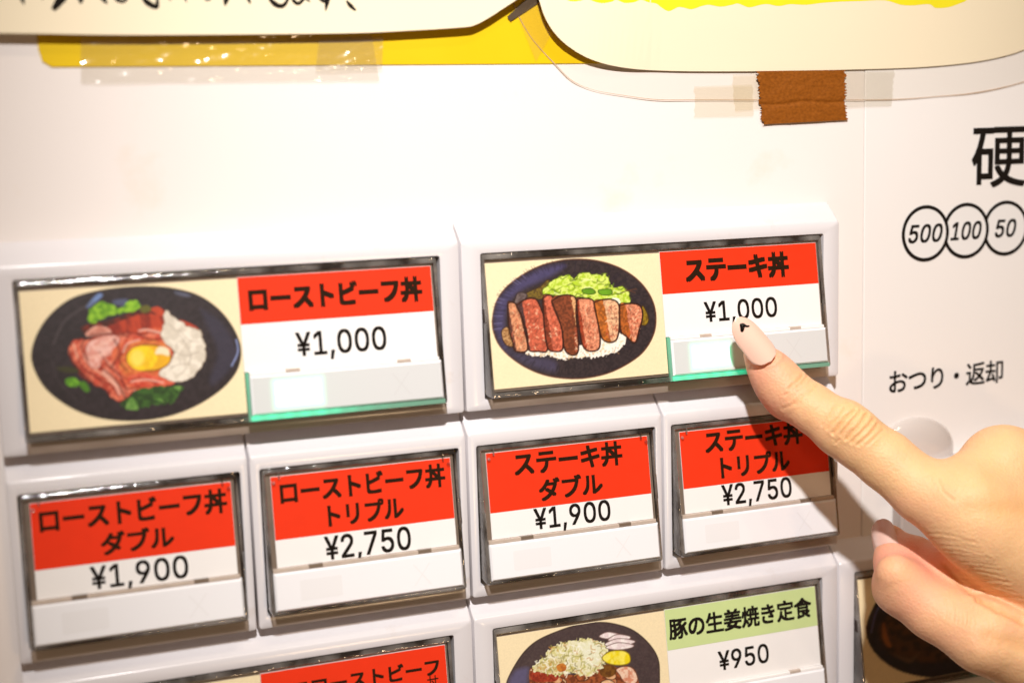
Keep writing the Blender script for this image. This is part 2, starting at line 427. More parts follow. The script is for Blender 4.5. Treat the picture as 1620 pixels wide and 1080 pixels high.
CREAM = (247, 229, 187)
def art_steak(p):
    T = lambda P: p.tr(P, (750, 370), 4.319)
    plate = T([(125, 600), (150, 470), (215, 370), (330, 280), (460, 215), (600, 180), (720, 172), (850, 185), (980, 225), (1090, 290), (1170, 370), (1225, 470), (1243, 580), (1225, 690), (1160, 800), (1060, 880), (930, 945), (790, 980), (650, 988), (500, 968), (370, 920), (260, 850), (180, 770), (140, 690)])
    p.poly(plate, (58, 47, 48), (47, 38, 40), f=3, outline=(92, 48, 30), ow=1.2)
    p.shade(T([(120, 600), (150, 450), (260, 330), (430, 230), (600, 190), (640, 230), (520, 310), (300, 420), (230, 560), (240, 800), (300, 880), (180, 780)]), (78, 72, 112), 0.75, 9)
    p.shade(T([(150, 700), (320, 800), (560, 850), (560, 960), (350, 910), (200, 800)]), (74, 68, 92), 0.7, 9)
    cx, cy = 650, 570
    for i in range(80):              # radial ribs of the plate
        a = math.radians(150 + i * 2.6 + rnd.uniform(-1, 1)); r0 = rnd.uniform(0.80, 0.88); r1 = rnd.uniform(0.93, 0.99)
        c = (112, 106, 146) if rnd.random() < .35 and 165 < 150 + i * 2.6 < 245 else (36, 30, 44)
        if i > 45 and rnd.random() < .5: continue
        p.line(T([(cx + 545 * r * math.cos(a), cy + 405 * r * math.sin(a)) for r in (r0, r1)]), c, 0.5, False, 0.55)
    for i in range(60):
        a = math.radians(rnd.uniform(0, 150)); r0 = rnd.uniform(0.8, 0.9)
        p.line(T([(cx + 545 * r * math.cos(a), cy + 405 * r * math.sin(a)) for r in (r0, r0 + .09)]), (38, 32, 34), 0.5, False, 0.5)
    p.poly(T([(350, 410), (450, 360), (500, 315), (520, 330), (500, 400), (480, 440), (380, 445)]), (120, 98, 34), (86, 66, 30), f=2.5, outline=(60, 40, 20))
    p.poly(T([(275, 470), (300, 402), (360, 412), (345, 450), (300, 480)]), (110, 95, 92), (88, 72, 70), f=3, outline=(50, 36, 36))
    let = T([(470, 395), (500, 350), (540, 318), (600, 290), (640, 278), (690, 300), (735, 258), (790, 272), (860, 280), (905, 280), (938, 352), (990, 362), (1025, 372), (1062, 412), (1055, 470), (1000, 478), (950, 452), (850, 462), (760, 440), (700, 432), (600, 425), (500, 425)])
    p.poly(let, (176, 206, 46), (216, 232, 112), f=3, jag=2.2, jf=4, outline=(84, 98, 22), ow=0.7)
    for i in range(46):
        x, y = rnd.uniform(500, 1030), rnd.uniform(300, 445)
        q = [(x, y), (x + rnd.uniform(12, 34), y + rnd.uniform(-14, 14)), (x + rnd.uniform(30, 60), y + rnd.uniform(-20, 20))]
        if polymask(np.array([T(q)[1][0]]), np.array([T(q)[1][1]]), let)[0]:
            p.line(T(q), rnd.choice([(92, 122, 20), (110, 132, 24), (236, 246, 170), (70, 96, 18)]), 0.8, True, 0.7)
    p.poly(T([(740, 380), (800, 372), (830, 400), (800, 412), (750, 405)]), (96, 146, 26), outline=(60, 92, 14))
    p.poly(T([(850, 385), (930, 378), (940, 412), (870, 416)]), (104, 160, 30), outline=(60, 92, 14))
    p.poly(T([(940, 440), (985, 440), (1000, 470), (970, 478)]), (240, 246, 220))
    p.line(T([(1010, 400), (1060, 385), (1110, 376)]), (92, 60, 44), 0.7); p.line(T([(1030, 380), (1100, 400)]), (92, 60, 44), 0.6)
    p.poly(T([(330, 795), (420, 838), (520, 832), (600, 862), (650, 846), (760, 846), (880, 835), (980, 795), (1048, 720), (1000, 680), (880, 700), (700, 770), (500, 770), (360, 760)]), (252, 243, 230), (233, 212, 176), f=3.0, thr=0.62, jag=2.6, jf=2.6)
    for i in range(50):
        x = rnd.uniform(360, 1000); y = 838 - abs(x - 640) * .12 + rnd.uniform(-36, 14)
        p.line(T([(x, y), (x + rnd.uniform(-8, 8), y + rnd.uniform(4, 10))]), (176, 138, 96), 0.5, False, 0.6)
    p.poly(T([(188, 668), (232, 640), (275, 760), (212, 752)]), (140, 96, 52), (196, 150, 100), f=2.5, outline=(56, 30, 16))
    p.poly(T([(1150, 490), (1192, 570), (1178, 618), (1142, 610)]), (150, 120, 24), (104, 76, 22), f=3, outline=(60, 40, 14))
    sl = [([(230, 480), (255, 465), (300, 500), (340, 640), (365, 790), (285, 800), (265, 740), (240, 650)], .22, (78, 46, 38), (222, 150, 108)),
          ([(290, 490), (345, 450), (402, 440), (440, 470), (492, 620), (502, 790), (440, 802), (372, 790), (365, 690), (330, 570)], .30, (70, 46, 44), (214, 104, 74)),
          ([(470, 440), (510, 415), (548, 450), (592, 600), (606, 780), (552, 802), (505, 780), (482, 650)], .30, (104, 44, 26), (228, 116, 84)),
          ([(530, 460), (600, 420), (692, 435), (697, 560), (714, 780), (680, 828), (620, 790), (598, 640)], .9, (104, 52, 30), (236, 176, 120)),
          ([(702, 450), (740, 440), (818, 460), (847, 600), (862, 740), (837, 795), (752, 780), (715, 620)], .24, (120, 48, 26), (236, 150, 112)),
          ([(820, 470), (870, 450), (950, 450), (992, 500), (987, 680), (950, 738), (880, 720), (850, 620)], .5, (148, 82, 30), (246, 190, 144)),
          ([(995, 490), (1060, 475), (1132, 490), (1152, 560), (1127, 660), (1100, 742), (1040, 700), (1000, 650)], .38, (140, 74, 28), (236, 148, 110))]
    for P, dk, c0, c1 in sl:
        P = np.array(T(P)); p.poly(P, c1, tuple(int(v * .80) for v in c1), f=2.6, outline=(52, 22, 12), ow=1.5)
        x0, x1 = P[:, 0].min(), P[:, 0].max(); ym = P[:, 1].mean()
        if dk > 0:
            Q = [((x if x < x0 + (x1 - x0) * dk + (y - ym) * .18 else x0 + (x1 - x0) * dk + (y - ym) * .18), y) for x, y in smooth_curve(P, 4, True)]
            p.poly(Q, c0, tuple(min(255, int(v * 1.35)) for v in c0), f=3, curve=False, jag=1.2, jf=4)
            p.poly(P, c1, outline=(52, 22, 12), ow=1.3) if False else None
        else:
            Q = [(x, min(y, P[:, 1].min() + (P[:, 1].max() - P[:, 1].min()) * .3)) for x, y in smooth_curve(P, 4, True)]
            p.poly(Q, c0, c1, f=4, curve=False, jag=1.5, jf=4)
        for i in range(60):          # marbling and bright fat
            x = rnd.uniform(x0 + (x1 - x0) * max(dk, .12), x1 - 3); y = rnd.uniform(P[:, 1].min() + 8, P[:, 1].max() - 6)
            if polymask(np.array([x]), np.array([y]), P)[0]:
                p.line([(x, y), (x + rnd.uniform(-2, 2), y + rnd.uniform(-2, 2)), (x + rnd.uniform(-2.5, 2.5), y + rnd.uniform(1, 3.5))],
                       rnd.choice([(250, 206, 166), (176, 66, 40), (140, 48, 28), (244, 180, 140), (120, 52, 34), (160, 70, 40), (206, 110, 76)]), rnd.uniform(.3, 1.0), True, .6)
        p.line(list(P) + [P[0]], (50, 20, 10), 1.5, True, .95)

def art_roast(p):
    T = lambda P: p.tr(P, (0, 380), 3.1775)
    plate = T([(160, 590), (185, 480), (250, 380), (350, 300), (470, 260), (600, 240), (750, 233), (880, 245), (1000, 280), (1100, 350), (1170, 440), (1208, 540), (1195, 640), (1130, 730), (1020, 810), (900, 865), (780, 895), (640, 905), (500, 890), (380, 850), (270, 780), (200, 700)])
    p.poly(plate, (50, 40, 42), (42, 33, 34), f=6, outline=(28, 18, 14), ow=1.6)
    p.shade(T([(1000, 330), (1120, 400), (1200, 540), (1180, 640), (1080, 740), (1040, 700), (1080, 560), (1020, 420)]), (58, 54, 70), 0.7, 9)
    p.shade(T([(430, 330), (490, 265), (520, 280), (450, 340)]), (120, 150, 205), .8, 3)
    p.shade(T([(560, 300), (640, 290), (640, 335), (580, 330)]), (84, 92, 124), .8, 4)
    p.shade(T([(880, 250), (960, 270), (950, 290), (880, 275)]), (100, 104, 126), .7, 4)
    p.line(T([(1188, 500), (1196, 560), (1165, 630)]), (150, 165, 215), 2.0, True, .6)
    p.line(T([(270, 520), (330, 400), (470, 310)]), (80, 70, 72), 3.5, True, .45); p.line(T([(262, 600), (290, 700), (380, 800)]), (70, 60, 62), 3, True, .35)
    p.poly(T([(420, 430), (560, 400), (700, 350), (830, 350), (840, 500), (700, 560), (560, 520), (430, 470)]), (70, 26, 14), (116, 36, 20), f=6)
    p.poly(T([(440, 400), (450, 350), (500, 308), (560, 322), (600, 342), (660, 300), (700, 310), (692, 350), (600, 370), (520, 390), (470, 415)]), (96, 150, 18), (142, 192, 40), f=5, jag=2)
    p.poly(T([(700, 340), (740, 325), (760, 350), (720, 365)]), (96, 92, 30)); p.poly(T([(760, 345), (800, 335), (830, 375), (800, 380)]), (186, 66, 34))
    p.poly(T([(540, 440), (620, 400), (720, 372), (820, 385), (830, 450), (760, 500), (640, 500), (560, 480)]), (140, 40, 20), (186, 62, 30), f=8, hatch=(.94, -.34, 4))
    p.poly(T([(690, 470), (760, 440), (825, 450), (820, 490), (760, 510)]), (216, 96, 56), (186, 70, 40), f=5)
    p.poly(T([(430, 470), (480, 430), (540, 440), (560, 470), (500, 480), (450, 485)]), (226, 160, 140), (196, 120, 100), f=6)
    p.poly(T([(345, 560), (370, 500), (430, 500), (560, 470), (700, 470), (830, 470), (870, 560), (880, 700), (780, 745), (690, 745), (620, 805), (560, 790), (540, 755), (450, 710), (380, 630)]), (196, 78, 54), (226, 122, 92), f=6, outline=(110, 30, 16), hatch=(.75, .66, 3.5), jag=2)
    for i in range(70):
        x, y = rnd.uniform(360, 640), rnd.uniform(510, 780); q = [(x, y), (x + rnd.uniform(15, 40), y + rnd.uniform(18, 46)), (x + rnd.uniform(40, 80), y + rnd.uniform(50, 90))]
        if 500 + (x - 360) * .1 < y < 620 + (x - 360) * .6 and q[2][1] < 800: p.line(T(q), rnd.choice([(236, 150, 122), (170, 50, 32), (246, 186, 160), (210, 96, 70), (140, 36, 22)]), rnd.uniform(.8, 2.6), True, .6)
    p.poly(T([(432, 565), (446, 512), (540, 475), (602, 490), (572, 560), (515, 600), (500, 640), (455, 640)]), (238, 186, 172), (222, 150, 134), f=8, outline=(160, 70, 50))
    p.poly(T([(560, 570), (600, 520), (700, 485), (790, 490), (860, 540), (870, 700), (760, 735), (660, 745), (600, 650)]), (200, 70, 42), (224, 110, 70), f=6, hatch=(.9, .4, 4))
    p.poly(T([(600, 620), (640, 530), (740, 500), (830, 520), (850, 600), (790, 670), (690, 690), (630, 680)]), (224, 128, 62), (206, 96, 50), f=5)
    p.poly(T([(640, 690), (720, 665), (800, 690), (880, 712), (840, 730), (740, 740), (660, 730)]), (206, 70, 46), (226, 104, 74), f=5)
    for q in ([(520, 620), (600, 680), (640, 770)], [(470, 680), (560, 730), (600, 790)], [(500, 560), (560, 640), (640, 700)], [(640, 720), (700, 690), (790, 720)], [(380, 560), (420, 640), (500, 700)]):
        p.line(T(q), (122, 30, 18), 1.4, True, .75)
    for q in ([(540, 700), (600, 740), (625, 780)], [(480, 650), (540, 690)], [(370, 520), (390, 590)]):
        p.line(T(q), (248, 190, 160), 1.6, True, .7)
    for q, w_ in (([(352, 560), (372, 620), (452, 704)], 4), ([(425, 500), (410, 540), (440, 600)], 3), ([(575, 500), (600, 560), (560, 640)], 4), ([(505, 640), (580, 700), (630, 790)], 4), ([(640, 655), (600, 600), (640, 530)], 2.5), ([(690, 470), (760, 500), (820, 490)], 3), ([(450, 480), (540, 470), (640, 480)], 3.5), ([(700, 735), (640, 745), (610, 700)], 2.5), ([(880, 540), (860, 610), (800, 680)], 2)):
        p.line(T(q), (96, 24, 12), w_, True, .6)
    for q, w_ in (([(470, 540), (520, 520), (560, 500)], 4), ([(450, 590), (490, 580), (530, 570)], 3), ([(520, 660), (575, 720), (600, 770)], 4), ([(660, 710), (740, 700), (820, 715)], 2.5), ([(700, 455), (740, 450), (810, 465)], 3), ([(620, 560), (640, 520), (700, 500)], 2.5)):
        p.line(T(q), (246, 196, 176), w_, True, .55)
    egg = T([(832, 355), (880, 388), (942, 432), (1000, 450), (1032, 532), (1020, 622), (970, 682), (880, 712), (800, 670), (840, 622), (872, 560), (812, 492), (822, 432)])
    p.poly(T([(900, 400), (980, 430), (1010, 470), (960, 470)]), (180, 60, 36))
    p.poly(egg, (240, 231, 214), (216, 206, 188), f=9, jag=1.8, jf=6, outline=(150, 130, 108), ow=.5)
    for q in ([(850, 420), (900, 470), (930, 520)], [(900, 450), (950, 500), (1000, 510)], [(880, 560), (940, 580), (1000, 560)], [(860, 640), (920, 620), (990, 630)], [(900, 680), (940, 640)], [(930, 520), (960, 570), (950, 620)]):
        p.line(T(q), (176, 164, 146), 1.0, True, .55)
    ell = lambda cx, cy, rx, ry: T([(cx + rx * math.cos(t), cy + ry * math.sin(t)) for t in np.linspace(0, 2 * math.pi, 18, endpoint=False)])
    p.poly(ell(748, 590, 112, 66), (236, 176, 24), outline=(120, 62, 14), ow=1.4)
    p.poly(ell(715, 592, 76, 62), (250, 214, 26), (240, 190, 20), f=8); p.poly(ell(690, 592, 34, 40), (252, 226, 92), soft=6)
    p.poly(T([(780, 570), (800, 535), (845, 545), (850, 580), (815, 572)]), (246, 230, 190), soft=2)
    p.poly(T([(600, 830), (660, 780), (720, 745), (800, 735), (905, 730), (910, 765), (860, 815), (760, 830), (680, 850)]), (40, 66, 24), (58, 96, 34), f=5, jag=3)
    for q in ([(630, 840), (665, 790), (695, 850)], [(775, 800), (800, 795), (825, 810)], [(870, 740), (905, 730), (900, 755)]):
        p.poly(T(q), (120, 160, 78), (76, 126, 44), f=3, jag=1)
    p.poly(T([(285, 640), (360, 635), (400, 660), (330, 665)]), (58, 56, 26), soft=3)
    p.poly(T([(328, 700), (370, 688), (402, 718), (380, 735), (340, 730)]), (116, 178, 40), (80, 136, 28), f=4)
    p.poly(T([(395, 720), (425, 710), (452, 750), (430, 762)]), (72, 122, 26), soft=2)

def art_pork(p):
    T = lambda P: p.tr(P, (760, 930), 5.4)
    plate = T([(220, 830), (260, 720), (360, 560), (480, 450), (650, 370), (850, 305), (1000, 290), (1130, 300), (1290, 350), (1420, 450), (1510, 580), (1530, 720), (1510, 900), (1380, 1050), (1180, 1150), (900, 1190), (600, 1160), (360, 1050), (240, 930)])
    p.poly(plate, (76, 62, 62), (68, 54, 56), f=2.5, outline=(44, 26, 24), ow=1.0)
    p.shade(T([(220, 830), (280, 690), (420, 660), (420, 800), (380, 1000), (280, 980)]), (92, 88, 124), .8, 8)
    p.poly(T([(420, 700), (520, 690), (800, 740), (1000, 690), (1100, 650), (1180, 680), (1270, 670), (1345, 770), (1330, 900), (1100, 1010), (700, 1020), (460, 920)]), (112, 52, 26), (160, 84, 44), f=4)
    for i in range(26):
        x, y = rnd.uniform(450, 1280), rnd.uniform(730, 960); w = rnd.uniform(50, 130)
        p.poly(T([(x, y), (x + w * .5, y - 25), (x + w, y + 5), (x + w * .8, y + 40), (x + w * .3, y + 35)]), rnd.choice([(176, 92, 48), (212, 150, 104), (132, 62, 28), (196, 116, 70), (238, 200, 160)]), rnd.choice([(130, 66, 34), (224, 176, 130)]), f=4, outline=(70, 30, 14), ow=.6)
    p.poly(T([(430, 720), (520, 715), (660, 740), (640, 790), (500, 800), (440, 780)]), (136, 38, 20), (170, 60, 34), f=4)
    p.poly(T([(1160, 690), (1240, 665), (1310, 690), (1345, 780), (1300, 820), (1230, 800), (1190, 740)]), (240, 206, 180), (214, 140, 110), f=5, outline=(110, 60, 36))
    p.poly(T([(1020, 690), (1060, 650), (1140, 660), (1160, 720), (1100, 760), (1030, 740)]), (96, 56, 16), (120, 76, 24), f=5)
    cab = T([(440, 700), (480, 640), (560, 580), (570, 540), (640, 490), (720, 455), (800, 442), (930, 430), (1050, 470), (1090, 520), (1060, 620), (1020, 700), (900, 745), (780, 722), (660, 742), (540, 722)])
    p.poly(cab, (214, 208, 140), (236, 232, 196), f=4, jag=3.2, jf=3)
    p.shade(T([(820, 460), (980, 440), (1050, 520), (1000, 680), (900, 640), (850, 560)]), (238, 240, 214), .8, 6)
    p.shade(T([(450, 690), (560, 600), (700, 600), (760, 700), (620, 740)]), (196, 160, 70), .6, 6)
    for i in range(190):
        x, y = rnd.uniform(450, 1060), rnd.uniform(440, 730); a = rnd.uniform(0, 6.3); r = rnd.uniform(14, 40)
        q = [(x, y), (x + r * math.cos(a), y + r * math.sin(a)), (x + 1.6 * r * math.cos(a + .6), y + 1.6 * r * math.sin(a + .6))]
        if polymask(np.array([T(q)[1][0]]), np.array([T(q)[1][1]]), np.array(cab))[0]:
            p.line(T(q), rnd.choice([(250, 248, 226), (160, 158, 74), (236, 234, 190), (134, 122, 60), (250, 250, 236), (196, 140, 60)]), rnd.uniform(.5, 1.0), True, .7)
    p.poly(T([(650, 660), (700, 640), (735, 665), (720, 705), (670, 710)]), (206, 128, 46), (180, 100, 36), f=3)
    for k, (a, b) in enumerate((((1015, 410), (1150, 380)), ((1090, 440), (1245, 400)), ((1060, 480), (1280, 435)), ((1070, 505), (1270, 470)))):
        p.poly(T([a, ((a[0] + b[0]) / 2, b[1] - 6), (b[0] + 30, b[1] + 10), (b[0] + 20, b[1] + 36), ((a[0] + b[0]) / 2, a[1] + 20)]), (248, 240, 236), (232, 214, 214), f=5, outline=(120, 92, 84), ow=.6)
    p.poly(T([(1040, 592), (1100, 542), (1200, 530), (1268, 560), (1276, 630), (1200, 655), (1090, 640)]), (236, 214, 22), (248, 234, 92), f=8, outline=(140, 116, 10), ow=.8)

def art_curry(p):
    p.poly([(1371, 1000), (1380, 965), (1400, 938), (1450, 918), (1530, 913), (1600, 930), (1650, 980), (1640, 1030), (1580, 1062), (1500, 1072), (1430, 1062), (1388, 1035)], (34, 26, 38), (28, 20, 28), f=6, outline=(22, 14, 22), ow=1.5)
    p.line([(1378, 1000), (1386, 968), (1400, 948)], (84, 84, 130), 3, True, .6)
    p.poly([(1392, 990), (1420, 965), (1480, 955), (1560, 980), (1570, 1020), (1500, 1045), (1430, 1042), (1396, 1020)], (44, 24, 12), (78, 46, 20), f=9, soft=6)
    p.poly([(1398, 985), (1404, 1005), (1410, 1022), (1402, 1020), (1396, 1005)], (150, 90, 36), soft=4)
    p.poly([(1415, 1035), (1440, 1040), (1455, 1030), (1440, 1048)], (90, 66, 44), soft=4)

BUTTONS = []
def housing(root, X0, Wd, row, hole):
    zt = -row * ROW
    prof = [(0.50, 0.018, 0.405, 0.0, 0.03), (0.20, 0.018, 0.165, 0.0, 0.03), (0.11, 0.02, 0.075, 0.0, 0.035), (0.045, 0.02, 0.026, 0.002, 0.045),
            (0.014, 0.028, 0.006, 0.010, 0.05), (0.0, 0.05, -0.016, 0.036, 0.05)]
    L = [[(x, y, z) for x, z in rrect(X0 + i, X0 + Wd - i, zt - FACE + zb, zt + t, r)] for y, i, t, zb, r in prof]
    h0, h1, ht, hb = hole
    for y, k, r in ((0.0, -0.014, 0.05), (0.004, -0.004, 0.045), (0.016, 0.0, 0.04), (0.42, 0.0, 0.04)):
        L.append([(x, y, z) for x, z in rrect(X0 + h0 + k, X0 + h1 - k, zt - hb + k, zt - ht - k, r)])
    mesh('housing', *loft(L), MT['white'], root, smooth=True, angle=34)
    V, F = box(X0 + h0 - .03, X0 + h1 + .03, 0.38, 0.415, zt - hb - .03, zt - ht + .03)
    mesh('socket', V, F, MT['dark'], root)

def rim(root, X0, zt, rect, inner, name='clear_cover', back=0.30):
    x0, x1, t, b = rect; a0, a1, at_, ab = inner
    yf = lambda v: -TILT * (v - .234)
    L = []
    for x, X, tt, bb, n, r, yb in ((x0, x1, t, b, None, .05, back), (x0, x1, t, b, -.05, .05, 0), (x0 + .012, x1 - .012, t + .012, b - .012, -.014, .05, 0), (x0 + .045, x1 - .045, t + .045, b - .045, 0.0, .05, 0),
                               (a0 - .02, a1 + .02, at_ - .02, ab + .02, 0.0, .02, 0), (a0, a1, at_, ab, -.02, .02, 0), (a0, a1, at_, ab, None, .02, back)):
        lp = []
        for px, pz in rrect(X0 + x, X0 + X, zt - bb, zt - tt, r):
            v = zt - pz; lp.append((px, yb if n is None else yf(v) - n, pz))
        L.append(lp)
    return mesh(name, *loft(L, closed=True), MT['acrylic'], root, smooth=True, angle=30)

def button(X0, row, wide, label, title, price, picture=None, band='red', lit=False, extra=()):
    Wd = 8.0 if wide else 4.0; zt = -row * ROW
    root = thing('menu_button', label, 'menu button', (X0 + Wd / 2, 0, zt - FACE), 'menu buttons on the ticket machine')
    if wide:
        hole = (.386, 7.613, .234, 2.93); cov = (.395, 7.56, .25, 2.86); inn = (.455, 7.49, .36, 2.76)
        pic = (.47, 3.985, .42, 2.70); cx0, cx1, rb, cb = 3.99, 7.44, 1.203, 2.012; sx0, sx1, st, sb = 4.06, 7.485, 2.075, 2.748; ct = .40
    else:
        hole = (.182, 3.843, .234, 2.91); cov = (.20, 3.80, .25, 2.81); inn = (.27, 3.745, .34, 2.735)
        pic = None; cx0, cx1, rb, cb = .365, 3.675, 1.50, 1.985; sx0, sx1, st, sb = .275, 3.735, 2.06, 2.728; ct = .395
    housing(root, X0, Wd, row, hole)
    rim(root, X0, zt, cov, inn)
    def pl(n):
        return lambda u, v: (X0 + u, -TILT * (v - .234) - n, zt - v)
    def quad(u0, v0, u1, v1, n): return [pl(n)(u0, v1), pl(n)(u1, v1), pl(n)(u1, v0), pl(n)(u0, v0)], [(0, 1, 2, 3)]
    def tbox(u0, v0, u1, v1, n0, n1, r=0.0):
        P = [[pl(n0)(u, v) for u, v in ((u0, v1), (u1, v1), (u1, v0), (u0, v0))], [pl(n1 - r)(u, v) for u, v in ((u0, v1), (u1, v1), (u1, v0), (u0, v0))]]
        if r: P.append([pl(n1)(u, v) for u, v in ((u0 + r, v1 - r), (u1 - r, v1 - r), (u1 - r, v0 + r), (u0 + r, v0 + r))])
        return loft(P, cap0=True, cap1=True)
    def uv(px, py, n=-.05):          # photo pixel -> position on this button's card
        Y = -.15
        for _ in range(8):
            q = at(px, py, Y); Y = -TILT * (zt - q[2] - .234) - n
        q = at(px, py, Y); return q[0] - X0, zt - q[2]
    CN = -.05
    # backing plate that carries card and strip
    V, F = tbox(inn[0] + .01, inn[2] + .01, inn[1] - .01, inn[3] - .01, -.40, -.075)
    mesh('backing', V, F, MT['dark'], root)
    card = mesh('menu_card', *tbox(cx0, ct, cx1, cb, CN - .02, CN), MT['card'], root)
    mesh('title_band', *quad(cx0 + .004, ct + .004, cx1 - .004, rb, CN + .004), MT[band], card)
    im = MT['ink_red'] if band == 'red' else MT['ink']
    for s, l, t, r, b, bold in title:
        fit_text(s, uv(*l)[0], uv(*t)[1], uv(*r)[0], uv(*b)[1], pl(CN + .008), im, card, 'title_lettering', bold=bold, spacing=.96)
    s, l, t, r, b = price
    fit_text(s, uv(*l)[0], uv(*t)[1], uv(*r)[0], uv(*b)[1], pl(CN + .006), MT['ink'], card, 'price_lettering', bold=.02, spacing=1.0, ref='0')
    if pic:
        base = mesh('picture_card', *tbox(pic[0], pic[2], pic[1], pic[3], CN - .02, CN + .001), MT['cream'], root)
        art, res = picture
        nu, nv = (290, 190) if res else (110, 72)
        uu, vv = np.meshgrid(np.linspace(pic[0] + .004, pic[1] - .004, nu), np.linspace(pic[2] + .004, pic[3] - .004, nv))
        U, Vv = uu.ravel(), vv.ravel()
        P3 = np.stack([X0 + U, -TILT * (Vv - .234) - (CN + .005), zt - Vv], 1)
        q = pj(P3); pr = Print(q[:, 0], q[:, 1], CREAM)
        if art: art(pr)
        gr = 1 + .10 * (vnoise(q[:, 0] / 1.3, q[:, 1] / 1.3) - .5) + .34 * (fbm(q[:, 0] / 7, q[:, 1] / 7, 4) - .5) * (np.abs(pr.C - lin(CREAM)).sum(1) > .12) * np.clip(1.15 - pr.C.mean(1), .1, 1)
        ii = np.arange(nu * nv).reshape(nv, nu)
        Fq = np.stack([ii[1:, :-1].ravel(), ii[1:, 1:].ravel(), ii[:-1, 1:].ravel(), ii[:-1, :-1].ravel()], 1)
        mesh('dish_picture', P3, Fq, MT['print'], base, tone=np.clip(pr.C * gr[:, None] * .9, 0, 1))
    # clear window over the card(s)
    V, F = quad(inn[0] + .004, inn[2] + .004, inn[1] - .004, cb + .02, -.006)
    mesh('clear_window', V, F, MT['pane'], root)
    if pic:
        V, F = quad(inn[0] + .004, cb + .02, cx0 + .03, inn[3] - .004, -.006)
        mesh('clear_window', V, F, MT['pane'], root)
    # ledge between card and light strip, with its two clips
    led = mesh('divider_ledge', *tbox(sx0, cb + .004, sx1 - .03, st - .004, -.07, .012, .008), MT['divider'] if not wide else MT['card'], root)
    for f in (.22, .80):
        u = sx0 + (sx1 - sx0) * f
        mesh('clip', *tbox(u - .125, cb - .004, u + .125, st - .014, -.06, .018, .006), MT['clip'] if not wide else MT['divider'], led)
    # light strip
    L0 = (sx0 + .42, st + .125, sx0 + 1.22, sb - .12) if wide else (sx0 + .45, st + .16, sx0 + 1.2, sb - .15)
    nu, nv = 90, 22
    uu, vv = np.meshgrid(np.linspace(sx0, sx1, nu), np.linspace(st, sb, nv)); U, Vv = uu.ravel(), vv.ravel()
    if lit:
        dx = np.maximum(np.maximum(L0[0] - U, U - L0[2]), 0); dz = np.maximum(np.maximum(L0[1] - Vv, Vv - L0[3]), 0)
        glow = 0.55 * np.exp(-(np.hypot(dx, dz) / .055) ** 2) + 0.03 * np.exp(-np.hypot(dx, dz) / .6)  # halo of the lit window, painted as emission falling off around it
    body = mesh('light_strip', *tbox(sx0, st, sx1, sb, -.10, .035, .034), MT['strip'], root)
    if lit:
        P3 = np.stack([X0 + U, -TILT * (Vv - .234) - .037, zt - Vv], 1)
        k = (U > sx0 + .014) & (U < sx1 - .014) & (Vv > st + .014) & (Vv < sb - .014)
        ii = np.arange(nu * nv).reshape(nv, nu)[1:-1, 1:-1]
        Fq = np.stack([ii[1:, :-1].ravel(), ii[1:, 1:].ravel(), ii[:-1, 1:].ravel(), ii[:-1, :-1].ravel()], 1)
        mesh('diffuser', P3, Fq, MT['strip_lit'], body, tone=glow)
        lp = [pl(.0395)(u, zt - z) for u, z in rrect(L0[0], L0[2], zt - L0[3], zt - L0[1], .04)]
        mesh('light_window', lp, [tuple(range(len(lp)))], MT['led'], body)
        # green glow of the cap's clear edges, painted as emission fading from the window
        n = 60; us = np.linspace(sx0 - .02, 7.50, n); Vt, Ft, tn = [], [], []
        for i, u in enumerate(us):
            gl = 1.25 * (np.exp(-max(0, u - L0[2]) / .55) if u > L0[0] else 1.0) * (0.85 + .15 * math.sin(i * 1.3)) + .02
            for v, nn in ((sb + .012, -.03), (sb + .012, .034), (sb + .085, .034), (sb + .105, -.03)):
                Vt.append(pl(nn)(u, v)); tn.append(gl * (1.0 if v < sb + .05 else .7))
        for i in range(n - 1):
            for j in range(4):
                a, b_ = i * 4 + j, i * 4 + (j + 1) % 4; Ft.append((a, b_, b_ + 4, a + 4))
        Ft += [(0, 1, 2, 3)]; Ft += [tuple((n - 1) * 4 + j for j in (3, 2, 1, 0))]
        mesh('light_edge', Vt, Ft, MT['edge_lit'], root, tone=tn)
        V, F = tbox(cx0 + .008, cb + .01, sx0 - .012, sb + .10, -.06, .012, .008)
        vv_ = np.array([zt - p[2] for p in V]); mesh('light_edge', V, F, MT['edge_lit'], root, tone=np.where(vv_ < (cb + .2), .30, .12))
    else:
        lp = [pl(.0365)(u, zt - z) for u, z in rrect(L0[0], L0[2], zt - L0[3], zt - L0[1], .03)]
        mesh('light_window', lp, [tuple(range(len(lp)))], MT['faint'], body)
    cu, cv, h = sx0 + (sx1 - sx0) * .775, (st + sb) / 2 + .01, .19
    X = []
    for sgn in (1, -1):
        d = .007; X.append(([pl(.038 + .0005 * sgn)(cu + a * h * .8 + s2 * d, cv + a * sgn * h + s2 * d * -sgn) for a, s2 in ((-1, -1), (1, -1), (1, 1), (-1, 1))], [(0, 1, 2, 3)]))
    mesh('cross_mark', *join(X), MT['faint_lit' if lit else 'faint'], body)
    # clips and posts that show through the clear rim
    for u, v0, v1, w in ((inn[0] - .035, 1.25, 1.5, .03), (inn[1] + .035, 1.15, 1.62, .035)):
        mesh('side_clip', *tbox(u - w, v0, u + w, v1, -.30, -.055), MT['gap'], root)
